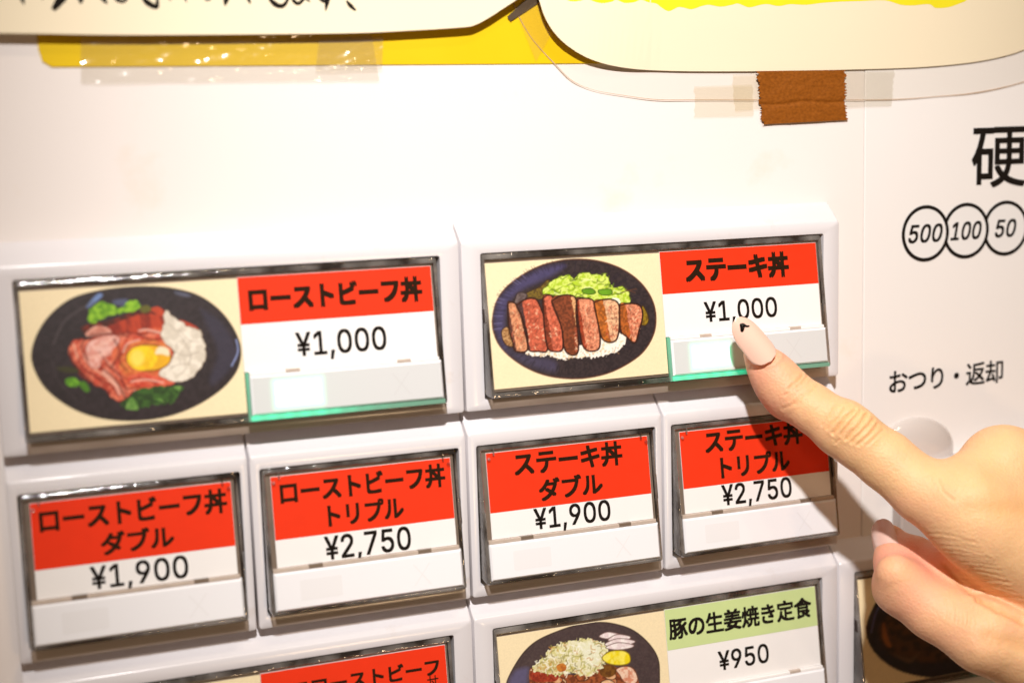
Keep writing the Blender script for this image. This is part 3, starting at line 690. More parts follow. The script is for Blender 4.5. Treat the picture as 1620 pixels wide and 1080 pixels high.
    if not wide:
        for u in (cx0 + .045, cx1 - .05):
            V, F = loft([[pl(k * .03 - .01)(u + r * math.cos(t), .50 + r * math.sin(t)) for t in np.linspace(0, 2 * math.pi, 10, endpoint=False)] for k, r in ((0, .035), (.6, .03), (.95, .015))], cap1=True)
            mesh('corner_stud', V, F, MT['acrylic'], root, smooth=True)
            V, F = tbox(u - .012 + (.10 if u < 1 else -.10), .27, u + .012 + (.10 if u < 1 else -.10), .44, -.03, .004)
            mesh('corner_rib', V, F, MT['acrylic'], root)
    BUTTONS.append(root)
    return root

button(-8, 0, True, 'wide roast beef bowl button with egg picture, lit green, 1,000 yen', [('ローストビーフ丼', (393, 476), (643, 439), (668, 461), (658, 475.5), .05)],
       ('¥1,000', (466.8, 530), (599, 516.4), (611, 534), (599, 553)), (art_roast, True), lit=True)
button(0, 0, True, 'wide steak bowl button under the fingertip, lit green, 1,000 yen', [('ステーキ丼', (1084.5, 440.7), (1230, 399.7), (1247.6, 420), (1237.4, 436.6), .05)],
       ('¥1,000', (1113, 480), (1219, 470), (1229, 485), (1219, 501)), (art_steak, True), lit=True)
button(-8, 1, False, 'narrow red button for double roast beef bowl, 1,900 yen, below the egg picture',
       [('ローストビーフ丼', (61.8, 824), (340, 774), (359, 792), (350, 810), .034), ('ダブル', (159.5, 860), (259, 831), (275, 844.4), (166.7, 876.7), .034)],
       ('¥1,900', (141.6, 897.8), (284.4, 878.4), (297.8, 895.5), (284.4, 913.8)))
button(-4, 1, False, 'narrow red button for triple roast beef bowl, 2,750 yen',
       [('ローストビーフ丼', (442.7, 779.5), (693, 733.8), (704, 751.7), (694.4, 769), .034), ('トリプル', (518.4, 814), (623.7, 786), (638.3, 799), (522, 831.6), .034)],
       ('¥2,750', (512, 849), (638.8, 832.7), (649.7, 849), (637.6, 869.3)))
button(0, 1, False, 'narrow red button for double steak bowl, 1,900 yen, below the steak picture',
       [('ステーキ丼', (813.9, 746.6), (969.3, 698.7), (983.8, 712.6), (974.6, 734.5), .034), ('ダブル', (852, 772), (938.4, 747.7), (952.9, 761.5), (856.5, 791.4), .034)],
       ('¥1,900', (843.7, 808.4), (955.5, 790.7), (965.5, 806.3), (955.5, 822.9)))
button(4, 1, False, 'narrow red button for triple steak bowl, 2,750 yen, shadowed by the finger',
       [('ステーキ丼', (1115.8, 711.8), (1248, 667), (1269.8, 690.5), (1260, 701), .034), ('トリプル', (1139.9, 741.6), (1241, 710.7), (1248.5, 724.5), (1143, 755.4), .034)],
       ('¥2,750', (1141, 773.5), (1244, 754.3), (1252, 769), (1243, 786.3)))
button(-8, 2, True, 'wide button with red title band cut off by the photo bottom edge',
       [('コローストビーフ', (462, 1080), (681, 1042), (694.5, 1049), (676, 1068), .035), ('丼', (675, 1075), (688, 1067), (694, 1075), (688, 1090), .004)],
       ('¥1,300', (530, 1120), (640, 1102), (654, 1118), (640, 1138)), (None, False))
button(0, 2, True, 'wide ginger pork meal button with green title band, 950 yen',
       [('豚の生姜焼き定食', (1057.6, 994), (1269.6, 945), (1284, 966.3), (1269.6, 976.5), .03)],
       ('¥950', (1135.4, 1034.8), (1207.6, 1017.8), (1216, 1033), (1206.7, 1047.8)), (art_pork, True), band='green')
button(8, 2, True, 'wide button with dark bowl picture half hidden behind the thumb',
       [('定食', (1660, 900), (1740, 880), (1760, 900), (1740, 920), .02)], ('¥950', (1680, 970), (1740, 955), (1760, 970), (1740, 985)), (art_curry, False), band='green', lit=True)
#<HAND>
# ------------------------------------------------------------------ the hand: one continuous surface grown from a distance field
def surface_nets(Fv, org, h):
    s = Fv < 0
    nx, ny, nz = Fv.shape
    cnt = np.zeros((nx - 1, ny - 1, nz - 1), np.int8)
    for a in (0, 1):
        for b in (0, 1):
            for c in (0, 1):
                cnt += s[a:nx - 1 + a, b:ny - 1 + b, c:nz - 1 + c]
    act = (cnt > 0) & (cnt < 8)
    I = np.argwhere(act); n = len(I)
    idx = np.full(act.shape, -1, np.int64); idx[act] = np.arange(n)
    acc = np.zeros((n, 3)); wt = np.zeros(n)
    cor = [(a, b, c) for a in (0, 1) for b in (0, 1) for c in (0, 1)]
    val = {c: Fv[I[:, 0] + c[0], I[:, 1] + c[1], I[:, 2] + c[2]] for c in cor}
    for c in cor:
        for ax in range(3):
            if c[ax]: continue
            d = list(c); d[ax] = 1; d = tuple(d)
            v0, v1 = val[c], val[d]; m = (v0 < 0) != (v1 < 0)
            t = np.where(m, v0 / np.where(m, v0 - v1, 1), 0)
            p = np.array(c, float)[None] + np.zeros((n, 1)); p[:, ax] = t
            acc += p * m[:, None]; wt += m
    V = org + (I + acc / wt[:, None]) * h
    Q = []
    for ax in range(3):
        u, w = [(1, 2), (2, 0), (0, 1)][ax]
        sl0 = [slice(None)] * 3; sl1 = [slice(None)] * 3
        sl0[ax] = slice(0, -1); sl1[ax] = slice(1, None)
        A, B = s[tuple(sl0)], s[tuple(sl1)]
        E = np.argwhere(A != B)
        E = E[(E[:, u] > 0) & (E[:, w] > 0) & (E[:, u] < Fv.shape[u] - 1) & (E[:, w] < Fv.shape[w] - 1)]
        def cell(du, dw):
            e = E.copy(); e[:, u] -= du; e[:, w] -= dw
            return idx[e[:, 0], e[:, 1], e[:, 2]]
        q = np.stack([cell(1, 1), cell(0, 1), cell(0, 0), cell(1, 0)], 1)
        fl = ~A[E[:, 0], E[:, 1], E[:, 2]]
        q[fl] = q[fl][:, ::-1]; Q.append(q)
    return V, np.concatenate(Q)

class Field:
    def __init__(s, lo, hi, h):
        s.lo = np.array(lo, float); s.h = h
        s.n = np.ceil((np.array(hi) - s.lo) / h).astype(int)
        s.F = np.full(s.n, 3.0, np.float32)
    def cone(s, a, b, ra, rb, k=0.2, flat=None):    # rounded cone, smooth-joined to what is there
        a, b = np.asarray(a, float), np.asarray(b, float); R = max(ra, rb) + k + .25
        i0 = np.clip(((np.minimum(a, b) - R - s.lo) / s.h).astype(int), 0, s.n); i1 = np.clip(((np.maximum(a, b) + R - s.lo) / s.h).astype(int) + 2, 0, s.n)
        if np.any(i1 <= i0): return
        g = [(np.arange(i0[d], i1[d]) * s.h + s.lo[d]).astype(np.float32) for d in range(3)]
        X, Y, Z = g[0][:, None, None], g[1][None, :, None], g[2][None, None, :]
        d = b - a; L = max(d @ d, 1e-9)
        t = np.clip(((X - a[0]) * d[0] + (Y - a[1]) * d[1] + (Z - a[2]) * d[2]) / L, 0, 1)
        px, py, pz = X - a[0] - t * d[0], Y - a[1] - t * d[1], Z - a[2] - t * d[2]
        if flat is not None:                       # squash along a direction
            nv, f = np.asarray(flat[0], float), flat[1]; nv = nv / np.linalg.norm(nv)
            q = px * nv[0] + py * nv[1] + pz * nv[2]
            D = np.sqrt(px * px + py * py + pz * pz + q * q * (1 / f ** 2 - 1))
        else:
            D = np.sqrt(px * px + py * py + pz * pz)
        D = D - (ra + (rb - ra) * t)
        sub = s.F[i0[0]:i1[0], i0[1]:i1[1], i0[2]:i1[2]]
        hh = np.clip(.5 + .5 * (sub - D) / k, 0, 1)
        sub[...] = sub * (1 - hh) + D * hh - k * hh * (1 - hh)
    def chain(s, P, k=0.2, flat=None):
        for (a, ra), (b, rb) in zip(P[:-1], P[1:]): s.cone(a, b, ra, rb, k, flat)

tip = at(1196, 560, -0.86); pulp = at(1212, 582, -0.98); dip = at(1243, 615, -1.22); pip = at(1331, 678, -1.95); pmid = at(1400, 727, -2.45)
mcp = at(1528, 802, -3.45); mmcp = at(1586, 738, -3.15); rmcp = at(1676, 742, -2.75); pmcp = at(1745, 790, -2.35)
wri = at(1950, 1010, -4.6); wr2 = at(1960, 960, -3.7)
ttip = at(1409, 853, -1.70); tmid = at(1417, 888, -2.15); tip_ip = at(1427, 928, -2.75); tprox = at(1478, 965, -3.25); tmcp = at(1556, 1006, -3.95); tcmc = at(1760, 1080, -4.5)
arm = wri + (wri - (mcp + mmcp) / 2) * 0.9; arm[1] = -5.0

Fd = Field((4.4, -6.9, -12.6), (18.2, 0.2, -1.2), 0.055)
# index finger
Fd.chain([(tip, .25), (at(1213, 580, -0.98), .375), (at(1228, 597, -1.1), .42), (dip, .438), (at(1284, 645, -1.58), .452), (pip, .520), (at(1362, 700, -2.2), .515), (pmid, .545), (at(1461, 777, -2.98), .585), (mcp, .75)], .12)
Fd.cone(at(1342, 662, -2.2), at(1356, 672, -2.3), .30, .30, .25)           # knuckle hump over the middle joint
Fd.cone(at(1222, 612, -.95), at(1240, 640, -1.1), .26, .26, .3)            # pulp
Fd.cone(mcp, wri, .80, 1.0, .35)
# middle, ring and little finger: folded away behind the palm
hid = lambda m, dy, p2, p3: Fd.chain([(m, .70), (m + np.array([.62 * dy, dy, -.85]), .52), (m + np.array(p2) + np.array([.66 * dy, 0, -.4]), .48), (m + np.array(p3) + np.array([.5 * dy, 0, -.4]), .40)], .16)
Fd.cone(mmcp, wri, .72, 1.0, .45); Fd.cone(at(1600, 742, -3.15), at(1540, 765, -3.15), .60, .50, .45); Fd.cone(at(1618, 762, -3.2), mcp, .58, .66, .25)
hid(mmcp, 1.9, (.35, 2.1, -1.5), (.9, .9, -1.6))
Fd.cone(rmcp, wr2, .70, .95, .4); Fd.cone(rmcp, mmcp, .60, .62, .3)
hid(rmcp, 1.5, (.35, 1.8, -1.4), (.9, .7, -1.5))
Fd.cone(pmcp, wr2, .62, .9, .4); Fd.cone(pmcp, rmcp, .52, .55, .3)
hid(pmcp, 1.2, (.3, 1.5, -1.2), (.8, .6, -1.3))
# palm body and heel of the hand
Fd.cone(at(1600, 850, -3.4), wri, .95, 1.05, .5)
Fd.cone(at(1560, 845, -3.75), at(1720, 960, -4.2), .70, .8, .5)
Fd.cone(wri, arm, 1.15, 1.35, .5); Fd.cone(wr2, arm + np.array([.3, .8, .3]), 1.0, 1.3, .5)
# thumb
Fd.chain([(ttip, .30), (tmid, .40), (tip_ip, .53), (tprox, .54), (tmcp, .66), (tcmc, .95), (wri, 1.1)], .14)
Fd.cone(at(1446, 880, -2.15), at(1512, 935, -2.95), .42, .55, .2); Fd.cone(at(1500, 905, -2.8), at(1600, 915, -3.4), .48, .7, .3)
Fd.cone(at(1416, 905, -2.95), at(1440, 935, -3.05), .34, .38, .25)         # thumb knuckle
HV, HF = surface_nets(Fd.F, Fd.lo, Fd.h)
del Fd
def vnormals(V, F):
    fn = np.cross(V[F[:, 2]] - V[F[:, 0]], V[F[:, 3]] - V[F[:, 1]])
    N = np.zeros_like(V)
    for k in range(4):
        for d in range(3): N[:, d] += np.bincount(F[:, k], fn[:, d], len(V))
    return N / (np.linalg.norm(N, axis=1)[:, None] + 1e-12)
def relax(V, F, it=3):
    for _ in range(it):
        A = np.zeros_like(V); c = np.zeros(len(V))
        for k in range(4):
            a, b = F[:, k], F[:, (k + 1) % 4]
            for d in range(3): A[:, d] += np.bincount(a, V[b][:, d], len(V)) + np.bincount(b, V[a][:, d], len(V))
            c += np.bincount(a, minlength=len(V)) + np.bincount(b, minlength=len(V))
        V = V * .4 + .6 * A / c[:, None]
    return V
HV = relax(HV, HF, 4)
# finer mesh where the photo looks closely (finger, thumb, knuckles): one Catmull-like split everywhere in view
def split(V, F):
    e = np.concatenate([np.sort(np.stack([F[:, k], F[:, (k + 1) % 4]], 1), 1) for k in range(4)])
    u, inv = np.unique(e, axis=0, return_inverse=True); inv = inv.ravel()
    n = len(V); m = len(F); E = inv.reshape(4, m)
    Vn = np.concatenate([V, (V[u[:, 0]] + V[u[:, 1]]) / 2, V[F].mean(1)])
    c = n + len(u) + np.arange(m)
    Fn = np.concatenate([np.stack([F[:, k], n + E[k], c, n + E[(k + 3) % 4]], 1) for k in range(4)])
    return Vn, Fn
HV, HF = split(HV, HF); HV = relax(HV, HF, 3)
HN = vnormals(HV, HF)
if np.mean(((HV - HV.mean(0)) * HN).sum(1)) < 0: HF = HF[:, ::-1]; HN = -HN
HP = pj(HV); view = CAM_C - HV; view /= np.linalg.norm(view, axis=1)[:, None]
facing = np.clip(((HN * view).sum(1) - .05) / .25, 0, 1)
disp = np.zeros(len(HV))
def crease(P, depth, w, lift=.35):
    global disp
    P = smooth_curve(P, 6) if len(P) > 2 else np.asarray(P, float)
    lo, hi = P.min(0) - 5 * w, P.max(0) + 5 * w
    I = np.where((HP[:, 0] > lo[0]) & (HP[:, 0] < hi[0]) & (HP[:, 1] > lo[1]) & (HP[:, 1] < hi[1]) & (facing > 0))[0]
    if not len(I): return
    x, y = HP[I, 0], HP[I, 1]
    D = polydist(x + 1.6 * (vnoise(x / 7, y / 7) - .5), y + 1.6 * (vnoise(x / 7 + 50, y / 7) - .5), P, False)
    disp[I] += facing[I] * (-1.0 * depth * np.exp(-(D / (1.25 * w)) ** 2) + depth * lift * np.exp(-((D - 2.5 * w) / (1.5 * w)) ** 2))
z1 = lambda P: [(x / 3.858 + 1140, y / 3.858 + 480) for x, y in P]
for P, d, w in (([(690, 790), (760, 700), (820, 650)], .030, 2.0), ([(735, 800), (800, 720), (850, 655)], .024, 1.8), ([(765, 825), (850, 740), (890, 678)], .028, 1.9),
                ([(800, 845), (880, 770), (930, 708)], .022, 1.8), ([(655, 762), (700, 700), (745, 635)], .020, 1.8), ([(840, 862), (920, 790), (955, 738)], .018, 1.8),
                ([(700, 850), (760, 800), (800, 770)], .014, 1.6), ([(880, 870), (940, 820), (990, 770)], .012, 1.6), ([(620, 740), (650, 690), (690, 620)], .014, 1.7),
                ([(420, 520), (468, 476), (500, 440)], .026, 2.0), ([(470, 505), (508, 470), (528, 440)], .024, 1.9), ([(440, 610), (500, 560), (560, 520)], .014, 1.7),
                ([(390, 560), (440, 530), (470, 500)], .012, 1.6), ([(530, 560), (560, 530), (590, 500)], .010, 1.6), ([(380, 640), (440, 620), (480, 600)], .012, 2.0)):
    crease(z1(P), d, w)
crease([(1178, 552), (1186, 561), (1198, 572), (1213, 578), (1228, 574), (1236, 562), (1234, 550)], -.022, 3.0, 0)
z2 = lambda P: [(x / 2.455 + 1330, y / 2.455 + 640) for x, y in P]
z3 = lambda P: [(x / 4.154 + 1360, y / 4.154 + 820) for x, y in P]
crease(z2([(380, 290), (398, 335), (440, 372)]), .010, 1.8)
crease(z2([(500, 404), (600, 398), (760, 402)]), .03, 13, .0)
crease(z2([(560, 260), (590, 300), (600, 340)]), .010, 8, .0)
for P, d, w in (([(560, 310), (640, 400), (700, 455), (780, 530)], .03, 3.5), ([(780, 530), (880, 585), (1010, 650), (1080, 690)], .05, 4.0), ([(820, 775), (920, 790), (1120, 835)], .03, 11),
                ([(640, 330), (690, 352), (740, 320)], .012, 2.0), ([(720, 480), (760, 500), (800, 490)], .012, 2.0), ([(200, 40), (228, 80), (240, 100)], .012, 2.0),
                ([(300, 60), (340, 90), (400, 110)], .01, 2), ([(160, 470), (210, 440), (260, 440)], .004, 3.4)):
    crease(z3(P), d, w)
for i in range(16):                                # fine parallel lines across the back of the hand and thumb
    y = 100 + i * 26; x = 420 + i * 22
    crease(z3([(x, y), (x + 150, y + 12 + rnd.uniform(-8, 8)), (x + 330, y + 40 + rnd.uniform(-14, 14))]), rnd.uniform(.004, .009), 1.4)
for i in range(13):
    x = 560 + i * 26; crease(z3([(x, 520 + i * 10), (x + 10, 580 + i * 11), (x + 4, 650 + i * 12)]), rnd.uniform(.004, .009), 1.5)
disp += facing * .010 * (fbm(HP[:, 0] / 16, HP[:, 1] / 16, 3) - .5)
HV = HV + HN * disp[:, None]
# skin tone: redder towards tips, joints and the thumb's side; a little mottling
dist = lambda p: np.linalg.norm(HV - p, axis=1)
red = .75 * np.exp(-(dist(tip) / .9) ** 2) + .55 * np.exp(-(dist(at(1215, 640, -1.0)) / .6) ** 2) + .7 * np.exp(-(dist(tmid) / .8) ** 2) + .45 * np.exp(-(dist(tip_ip) / .8) ** 2) + .45 * np.exp(-(dist(at(1262, 672, -1.4)) / .5) ** 2) + .4 * np.exp(-(dist(at(1330, 730, -1.9)) / .5) ** 2) + .4 * np.exp(-(dist(at(1440, 820, -2.9)) / .7) ** 2) + .35 * np.exp(-(dist(tprox) / 1.3) ** 2)
red = np.clip(red + .5 * (fbm(HV[:, 0] * 2.2 + 5, HV[:, 2] * 2.2 + HV[:, 1], 3) - .5), 0, 1)[:, None]
knk = np.clip(.55 * np.exp(-(dist(at(1350, 668, -2.4)) / .45) ** 2) + .45 * np.exp(-(dist(at(1262, 603, -1.6)) / .30) ** 2) + .3 * np.exp(-(dist(at(1600, 805, -4.4)) / .5) ** 2), 0, 1)[:, None]
tone = np.array([.80, .49, .25]) * (1 - red) + np.array([.82, .36, .25]) * red
tone = tone * (1 - .3 * knk) + np.array([.72, .40, .12]) * .3 * knk
cr = np.clip(-disp / .03, 0, 1)[:, None]; tone = tone * (1 - .35 * cr) + np.array([.66, .31, .10]) * .35 * cr  # shade of the creases painted into the skin colour, by their depth
SK = attr_mat('skin', 0.54, 0.34, 0.0)
nt = SK.node_tree; b = nt.nodes['Principled BSDF']
b.inputs['Subsurface Weight'].default_value = 0.22; b.inputs['Subsurface Radius'].default_value = (1.0, 0.35, 0.15); b.inputs['Subsurface Scale'].default_value = 0.0035
tc = nt.nodes.new('ShaderNodeTexCoord'); vo = nt.nodes.new('ShaderNodeTexVoronoi'); vo.inputs['Scale'].default_value = 1500
nz = nt.nodes.new('ShaderNodeTexNoise'); nz.inputs['Scale'].default_value = 700; nz.inputs['Detail'].default_value = 4
nt.links.new(tc.outputs['Object'], vo.inputs['Vector']); nt.links.new(tc.outputs['Object'], nz.inputs['Vector'])
ad = nt.nodes.new('ShaderNodeMath'); ad.operation = 'ADD'; nt.links.new(vo.outputs['Distance'], ad.inputs[0]); nt.links.new(nz.outputs['Fac'], ad.inputs[1])
bp = nt.nodes.new('ShaderNodeBump'); bp.inputs['Strength'].default_value = 0.30; bp.inputs['Distance'].default_value = 0.0003
nt.links.new(ad.outputs[0], bp.inputs['Height']); nt.links.new(bp.outputs[0], b.inputs['Normal'])

person = thing('person', 'hand of a person pressing the steak button with a long pale index nail', 'person', tuple(wri))
mesh('hand', HV, HF, SK, person, smooth=True, tone=tone)
MT['nail'] = mat('gel_nail', (0.86, 0.56, 0.44), 0.09, 0.55, coat=1.0, noise=0.03, nscale=120)
MT['nail_plain'] = mat('bare_nail', (0.74, 0.50, 0.42), 0.22, 0.5, coat=0.4, noise=0.05, nscale=200)
MT['nail_art'] = mat('black_nail_art', (0.006, 0.005, 0.005), 0.12, 0.6, coat=0.6)

def nail(name, cut, tp, face, half, depth, m, tip_pow=2.2, root_pow=2.6, arch=.03, thick=.025):
    cut, tp = np.asarray(cut, float), np.asarray(tp, float); ax = tp - cut; L = np.linalg.norm(ax); ax /= L
    f = np.asarray(face, float); f -= f @ ax * ax; f /= np.linalg.norm(f); sd = np.cross(ax, f)
    ns, nw = 36, 22; V = []
    for i in range(ns):
        s = i / (ns - 1)
        a = 1 - max(0, (s - .55) / .45) ** tip_pow; c = 1 - max(0, (.30 - s) / .30) ** root_pow
        wd = half * math.sqrt(max(0.0004, min(a, c)))* (1 - .10 * s)
        for j in range(nw):
            w = -1 + 2 * j / (nw - 1)
            V.append(cut + ax * L * s + sd * w * wd - f * depth * (w * wd / half) ** 2 + f * arch * math.sin(math.pi * min(1, s * .9 + .05)))
    V = np.array(V); ii = np.arange(ns * nw).reshape(ns, nw)
    q = np.stack([ii[:-1, :-1].ravel(), ii[1:, :-1].ravel(), ii[1:, 1:].ravel(), ii[:-1, 1:].ravel()], 1)
    n = len(V); B = V - f * thick
    bd = list(ii[:, 0]) + list(ii[-1, 1:]) + list(ii[::-1, -1][1:]) + list(ii[0, ::-1][1:-1])
    side = [(bd[k], bd[k] + n, bd[(k + 1) % len(bd)] + n, bd[(k + 1) % len(bd)]) for k in range(len(bd))]
    F = np.concatenate([q, q[:, ::-1] + n, np.array(side)])
    return mesh(name, np.concatenate([V, B]), F, m, person, smooth=True, angle=60), (cut, ax, L, f, sd)
toCam = CAM_C - dip; toCam /= np.linalg.norm(toCam)
fc = toCam + np.array([.08, 0, .42])
nl, (nc, nax, nL, nf, nsd) = nail('nail', at(1220, 571, -1.44), at(1164, 503.5, -1.0), fc, .285, .135, MT['nail'])
bow = []
for sx, sy in smooth_curve([(1170.2, 513), (1173, 511.4), (1177, 511.6), (1181, 514.2), (1185, 514.4), (1186, 516), (1182, 517.6), (1178.5, 516.5), (1177.5, 520), (1175.5, 524.5), (1172, 524.5), (1171, 519)], 4, True):
    o3 = at(sx, sy, -1.1); d = o3 - CAM_C; d /= np.linalg.norm(d)
    p0 = nc + nax * nL * .84 + nf * .016; t = ((p0 - CAM_C) @ nf) / (d @ nf); bow.append(CAM_C + d * t)
bow = np.array(bow); w = (bow - nc) @ nsd; bow = bow - np.outer(.135 * (w / .285) ** 2, nf) + np.outer(np.full(len(bow), .022), nf)
cen = bow.mean(0) + nf * .02
mesh('nail_art', np.concatenate([bow, [cen], bow - nf * .03]), [(i, (i + 1) % len(bow), len(bow)) for i in range(len(bow))] + [(i, i + len(bow) + 1, (i + 1) % len(bow) + len(bow) + 1, (i + 1) % len(bow)) for i in range(len(bow))], MT['nail_art'], nl, smooth=True)
tface = np.array([-.80, -.46, .10])
nail('nail', at(1401, 886, -2.33), at(1387, 823, -1.52), tface, .30, .13, MT['nail_plain'], tip_pow=4.0, arch=.03)
#</HAND>
#<POST>
# ------------------------------------------------------------------ signs and tapes on the panel above the buttons
MT['board'] = mat('yellow_board', (0.74, 0.50, 0.003), 0.5, 0.2, noise=0.05, nscale=40)
MT['sign'] = mat('cream_sign', (0.87, 0.77, 0.56), 0.5, 0.35, noise=0.015, nscale=25)
MT['marker'] = mat('yellow_marker', (0.86, 0.76, 0.02), 0.5, 0.3, noise=0.06, nscale=90)
MT['film'] = clear_sheet('laminate_film', tint=(0.985, 0.975, 0.955), gloss=0.03, rough=0.10)
MT['film_edge'] = mat('film_edge', (0.52, 0.36, 0.24), 0.4)
MT['tape'] = clear_sheet('clear_tape', tint=(0.985, 0.965, 0.91), gloss=0.05, rough=0.12, haze=0.03, hazecol=(0.9, 0.82, 0.6), bump=0.25, bscale=300)
MT['tape_wr'] = clear_sheet('wrinkled_tape', tint=(0.99, 0.975, 0.94), gloss=0.10, rough=0.14, haze=0.05, hazecol=(0.95, 0.9, 0.75), bump=0.8, bscale=75)
MT['smoke'] = mat('dark_tape', (0.075, 0.05, 0.03), 0.4, 0.4, noise=0.3, nscale=200)
MT['kraft'] = mat('kraft_tape', (0.30, 0.088, 0.006), 0.6, 0.2, noise=0.22, nscale=420, bump=0.2, bscale=900)
nt = MT['kraft'].node_tree; tn = [x for x in nt.nodes if x.type == 'TEX_NOISE'][0]; mp = nt.nodes.new('ShaderNodeMapping'); mp.inputs['Scale'].default_value = (.8, 1, 1.2)
tcn = [x for x in nt.nodes if x.type == 'TEX_COORD'][0]; nt.links.new(tcn.outputs['Object'], mp.inputs[0]); nt.links.new(mp.outputs[0], tn.inputs['Vector']); tn.inputs['Scale'].default_value = 1300
mxn = [x for x in nt.nodes if x.type == 'MIX'][0]; mxn.inputs[6].default_value = (.12, .032, .002, 1); mxn.inputs[7].default_value = (.37, .11, .008, 1)
xz = lambda P, Y: [(q[0], q[2]) for q in (at(x, y, Y) for x, y in P)]

# yellow board lying on the panel
B = at(58, 62, .425); b2 = at(80, 106.5, .425); b3 = at(915, 100.5, .425)
Pb = [(b3[0] + 9.0, b3[2] - .02), (b3[0] + 9.0, 12.0), (B[0], 12.0)] + [(B[0] + .012, b2[2] + .30), (B[0] + .06, b2[2] + .09), (b2[0] + .02, b2[2])]
board = thing('yellow_board', 'yellow board fixed on the white panel behind the two cream signs', 'board', (b3[0], .45, 7))
mesh('board_sheet', *slab(Pb, .425, .03), MT['board'], board)

YS = 0.20
def sign(name, label, P, film=None):
    r = thing(name, label, 'sign', (np.mean([p[0] for p in P]), YS, np.mean([p[1] for p in P])), 'cream signs taped above the buttons')
    mesh('paper', *slab(P, YS, .035), MT['sign'], r)
    return r
low = smooth_curve([(-60, 52), (60, 54), (200, 56), (400, 55), (560, 53), (650, 49), (730, 44), (752, 40), (775, 28), (795, 15), (815, 2), (838, -14), (866, -34), (900, -70)], 6)
Pl = xz(low, YS); Pl = Pl + [(Pl[-1][0] + .3, 9.5), (-12.0, 9.5), (-12.0, Pl[0][1])]
left_sign = sign('cream_sign', 'cream sign with black brush lettering at the upper left', Pl)
rl = smooth_curve([(838, -60), (846, -26), (853, 0), (862, 27), (877, 52), (900, 74), (935, 94), (985, 107), (1060, 112.5), (1200, 113), (1340, 110.5), (1450, 107), (1530, 100), (1585, 90), (1625, 77), (1680, 50)], 6)
yr = [.18 + .215 * min(1, max(0, (x - 865) / 170)) for x, y in rl]
cb_ = np.array([at(x, y, Y) for (x, y), Y in zip(rl, yr)]); n = len(cb_)
right_sign = thing('cream_sign', 'laminated cream sign with a yellow marker band at the upper right', 'sign', cb_.mean(0), 'cream signs taped above the buttons')
rows = []
for t in np.linspace(0, 1, 9):
    r_ = cb_.copy(); r_[:, 2] += (9.5 - cb_[:, 2]) * t; r_[:, 1] = cb_[:, 1] + (.18 - cb_[:, 1]) * min(1, ((r_[:, 2] - cb_[:, 2]) / 1.6).max() if t else 0); rows.append(r_)
G = np.concatenate(rows); ii = np.arange(len(rows) * n).reshape(len(rows), n); N_ = len(G)
f1 = np.stack([ii[:-1, :-1].ravel(), ii[:-1, 1:].ravel(), ii[1:, 1:].ravel(), ii[1:, :-1].ravel()], 1)
Bk = G + np.array([0, .012, 0]); e_ = np.array([(i + N_, i + 1 + N_, i + 1, i) for i in range(n - 1)])
mesh('paper', np.concatenate([G, Bk]), np.concatenate([f1, f1[:, ::-1] + N_, e_]), MT['sign'], right_sign)
# the laminate film that sticks out round the right-hand sign, flat on the panel at its rim
fl = smooth_curve([(800, -60), (806, -20), (818, 20), (842, 62), (880, 104), (905, 128), (940, 143), (985, 151), (1040, 158), (1110, 158), (1250, 158), (1400, 158), (1480, 153), (1550, 146), (1625, 128), (1690, 100)], 6)
fo = xz(fl, .412); ri = [(p[0], p[2]) for p in cb_]
n = min(len(fo), len(ri)); k = np.linspace(0, 1, n)
rs = lambda P: np.stack([np.interp(k, np.linspace(0, 1, len(P)), np.array(P)[:, d]) for d in (0, 1)], 1)
fo2, ri2 = rs(fo), rs(ri)
yi = np.interp(k, np.linspace(0, 1, len(yr)), yr) + .006
V = [(p[0], .412, p[1]) for p in fo2] + [(p[0], y_, p[1]) for p, y_ in zip(ri2, yi)]
mesh('laminate_film', V, [(i, i + 1, n + i + 1, n + i) for i in range(n - 1)], MT['film'], right_sign, smooth=True)
ed = []
dirn = np.gradient(fo2, axis=0); dirn /= np.linalg.norm(dirn, axis=1)[:, None]; nn = np.stack([-dirn[:, 1], dirn[:, 0]], 1)
wv = np.array([.004 + .006 * vnoise(np.array([i / 6.]), np.array([3.]))[0] for i in range(n)])[:, None]
V = [(p[0], .409, p[1]) for p in fo2 - nn * wv] + [(p[0], .409, p[1]) for p in fo2 + nn * wv]
mesh('film_edge', V, [(i, i + 1, n + i + 1, n + i) for i in range(n - 1)], MT['film_edge'], right_sign)
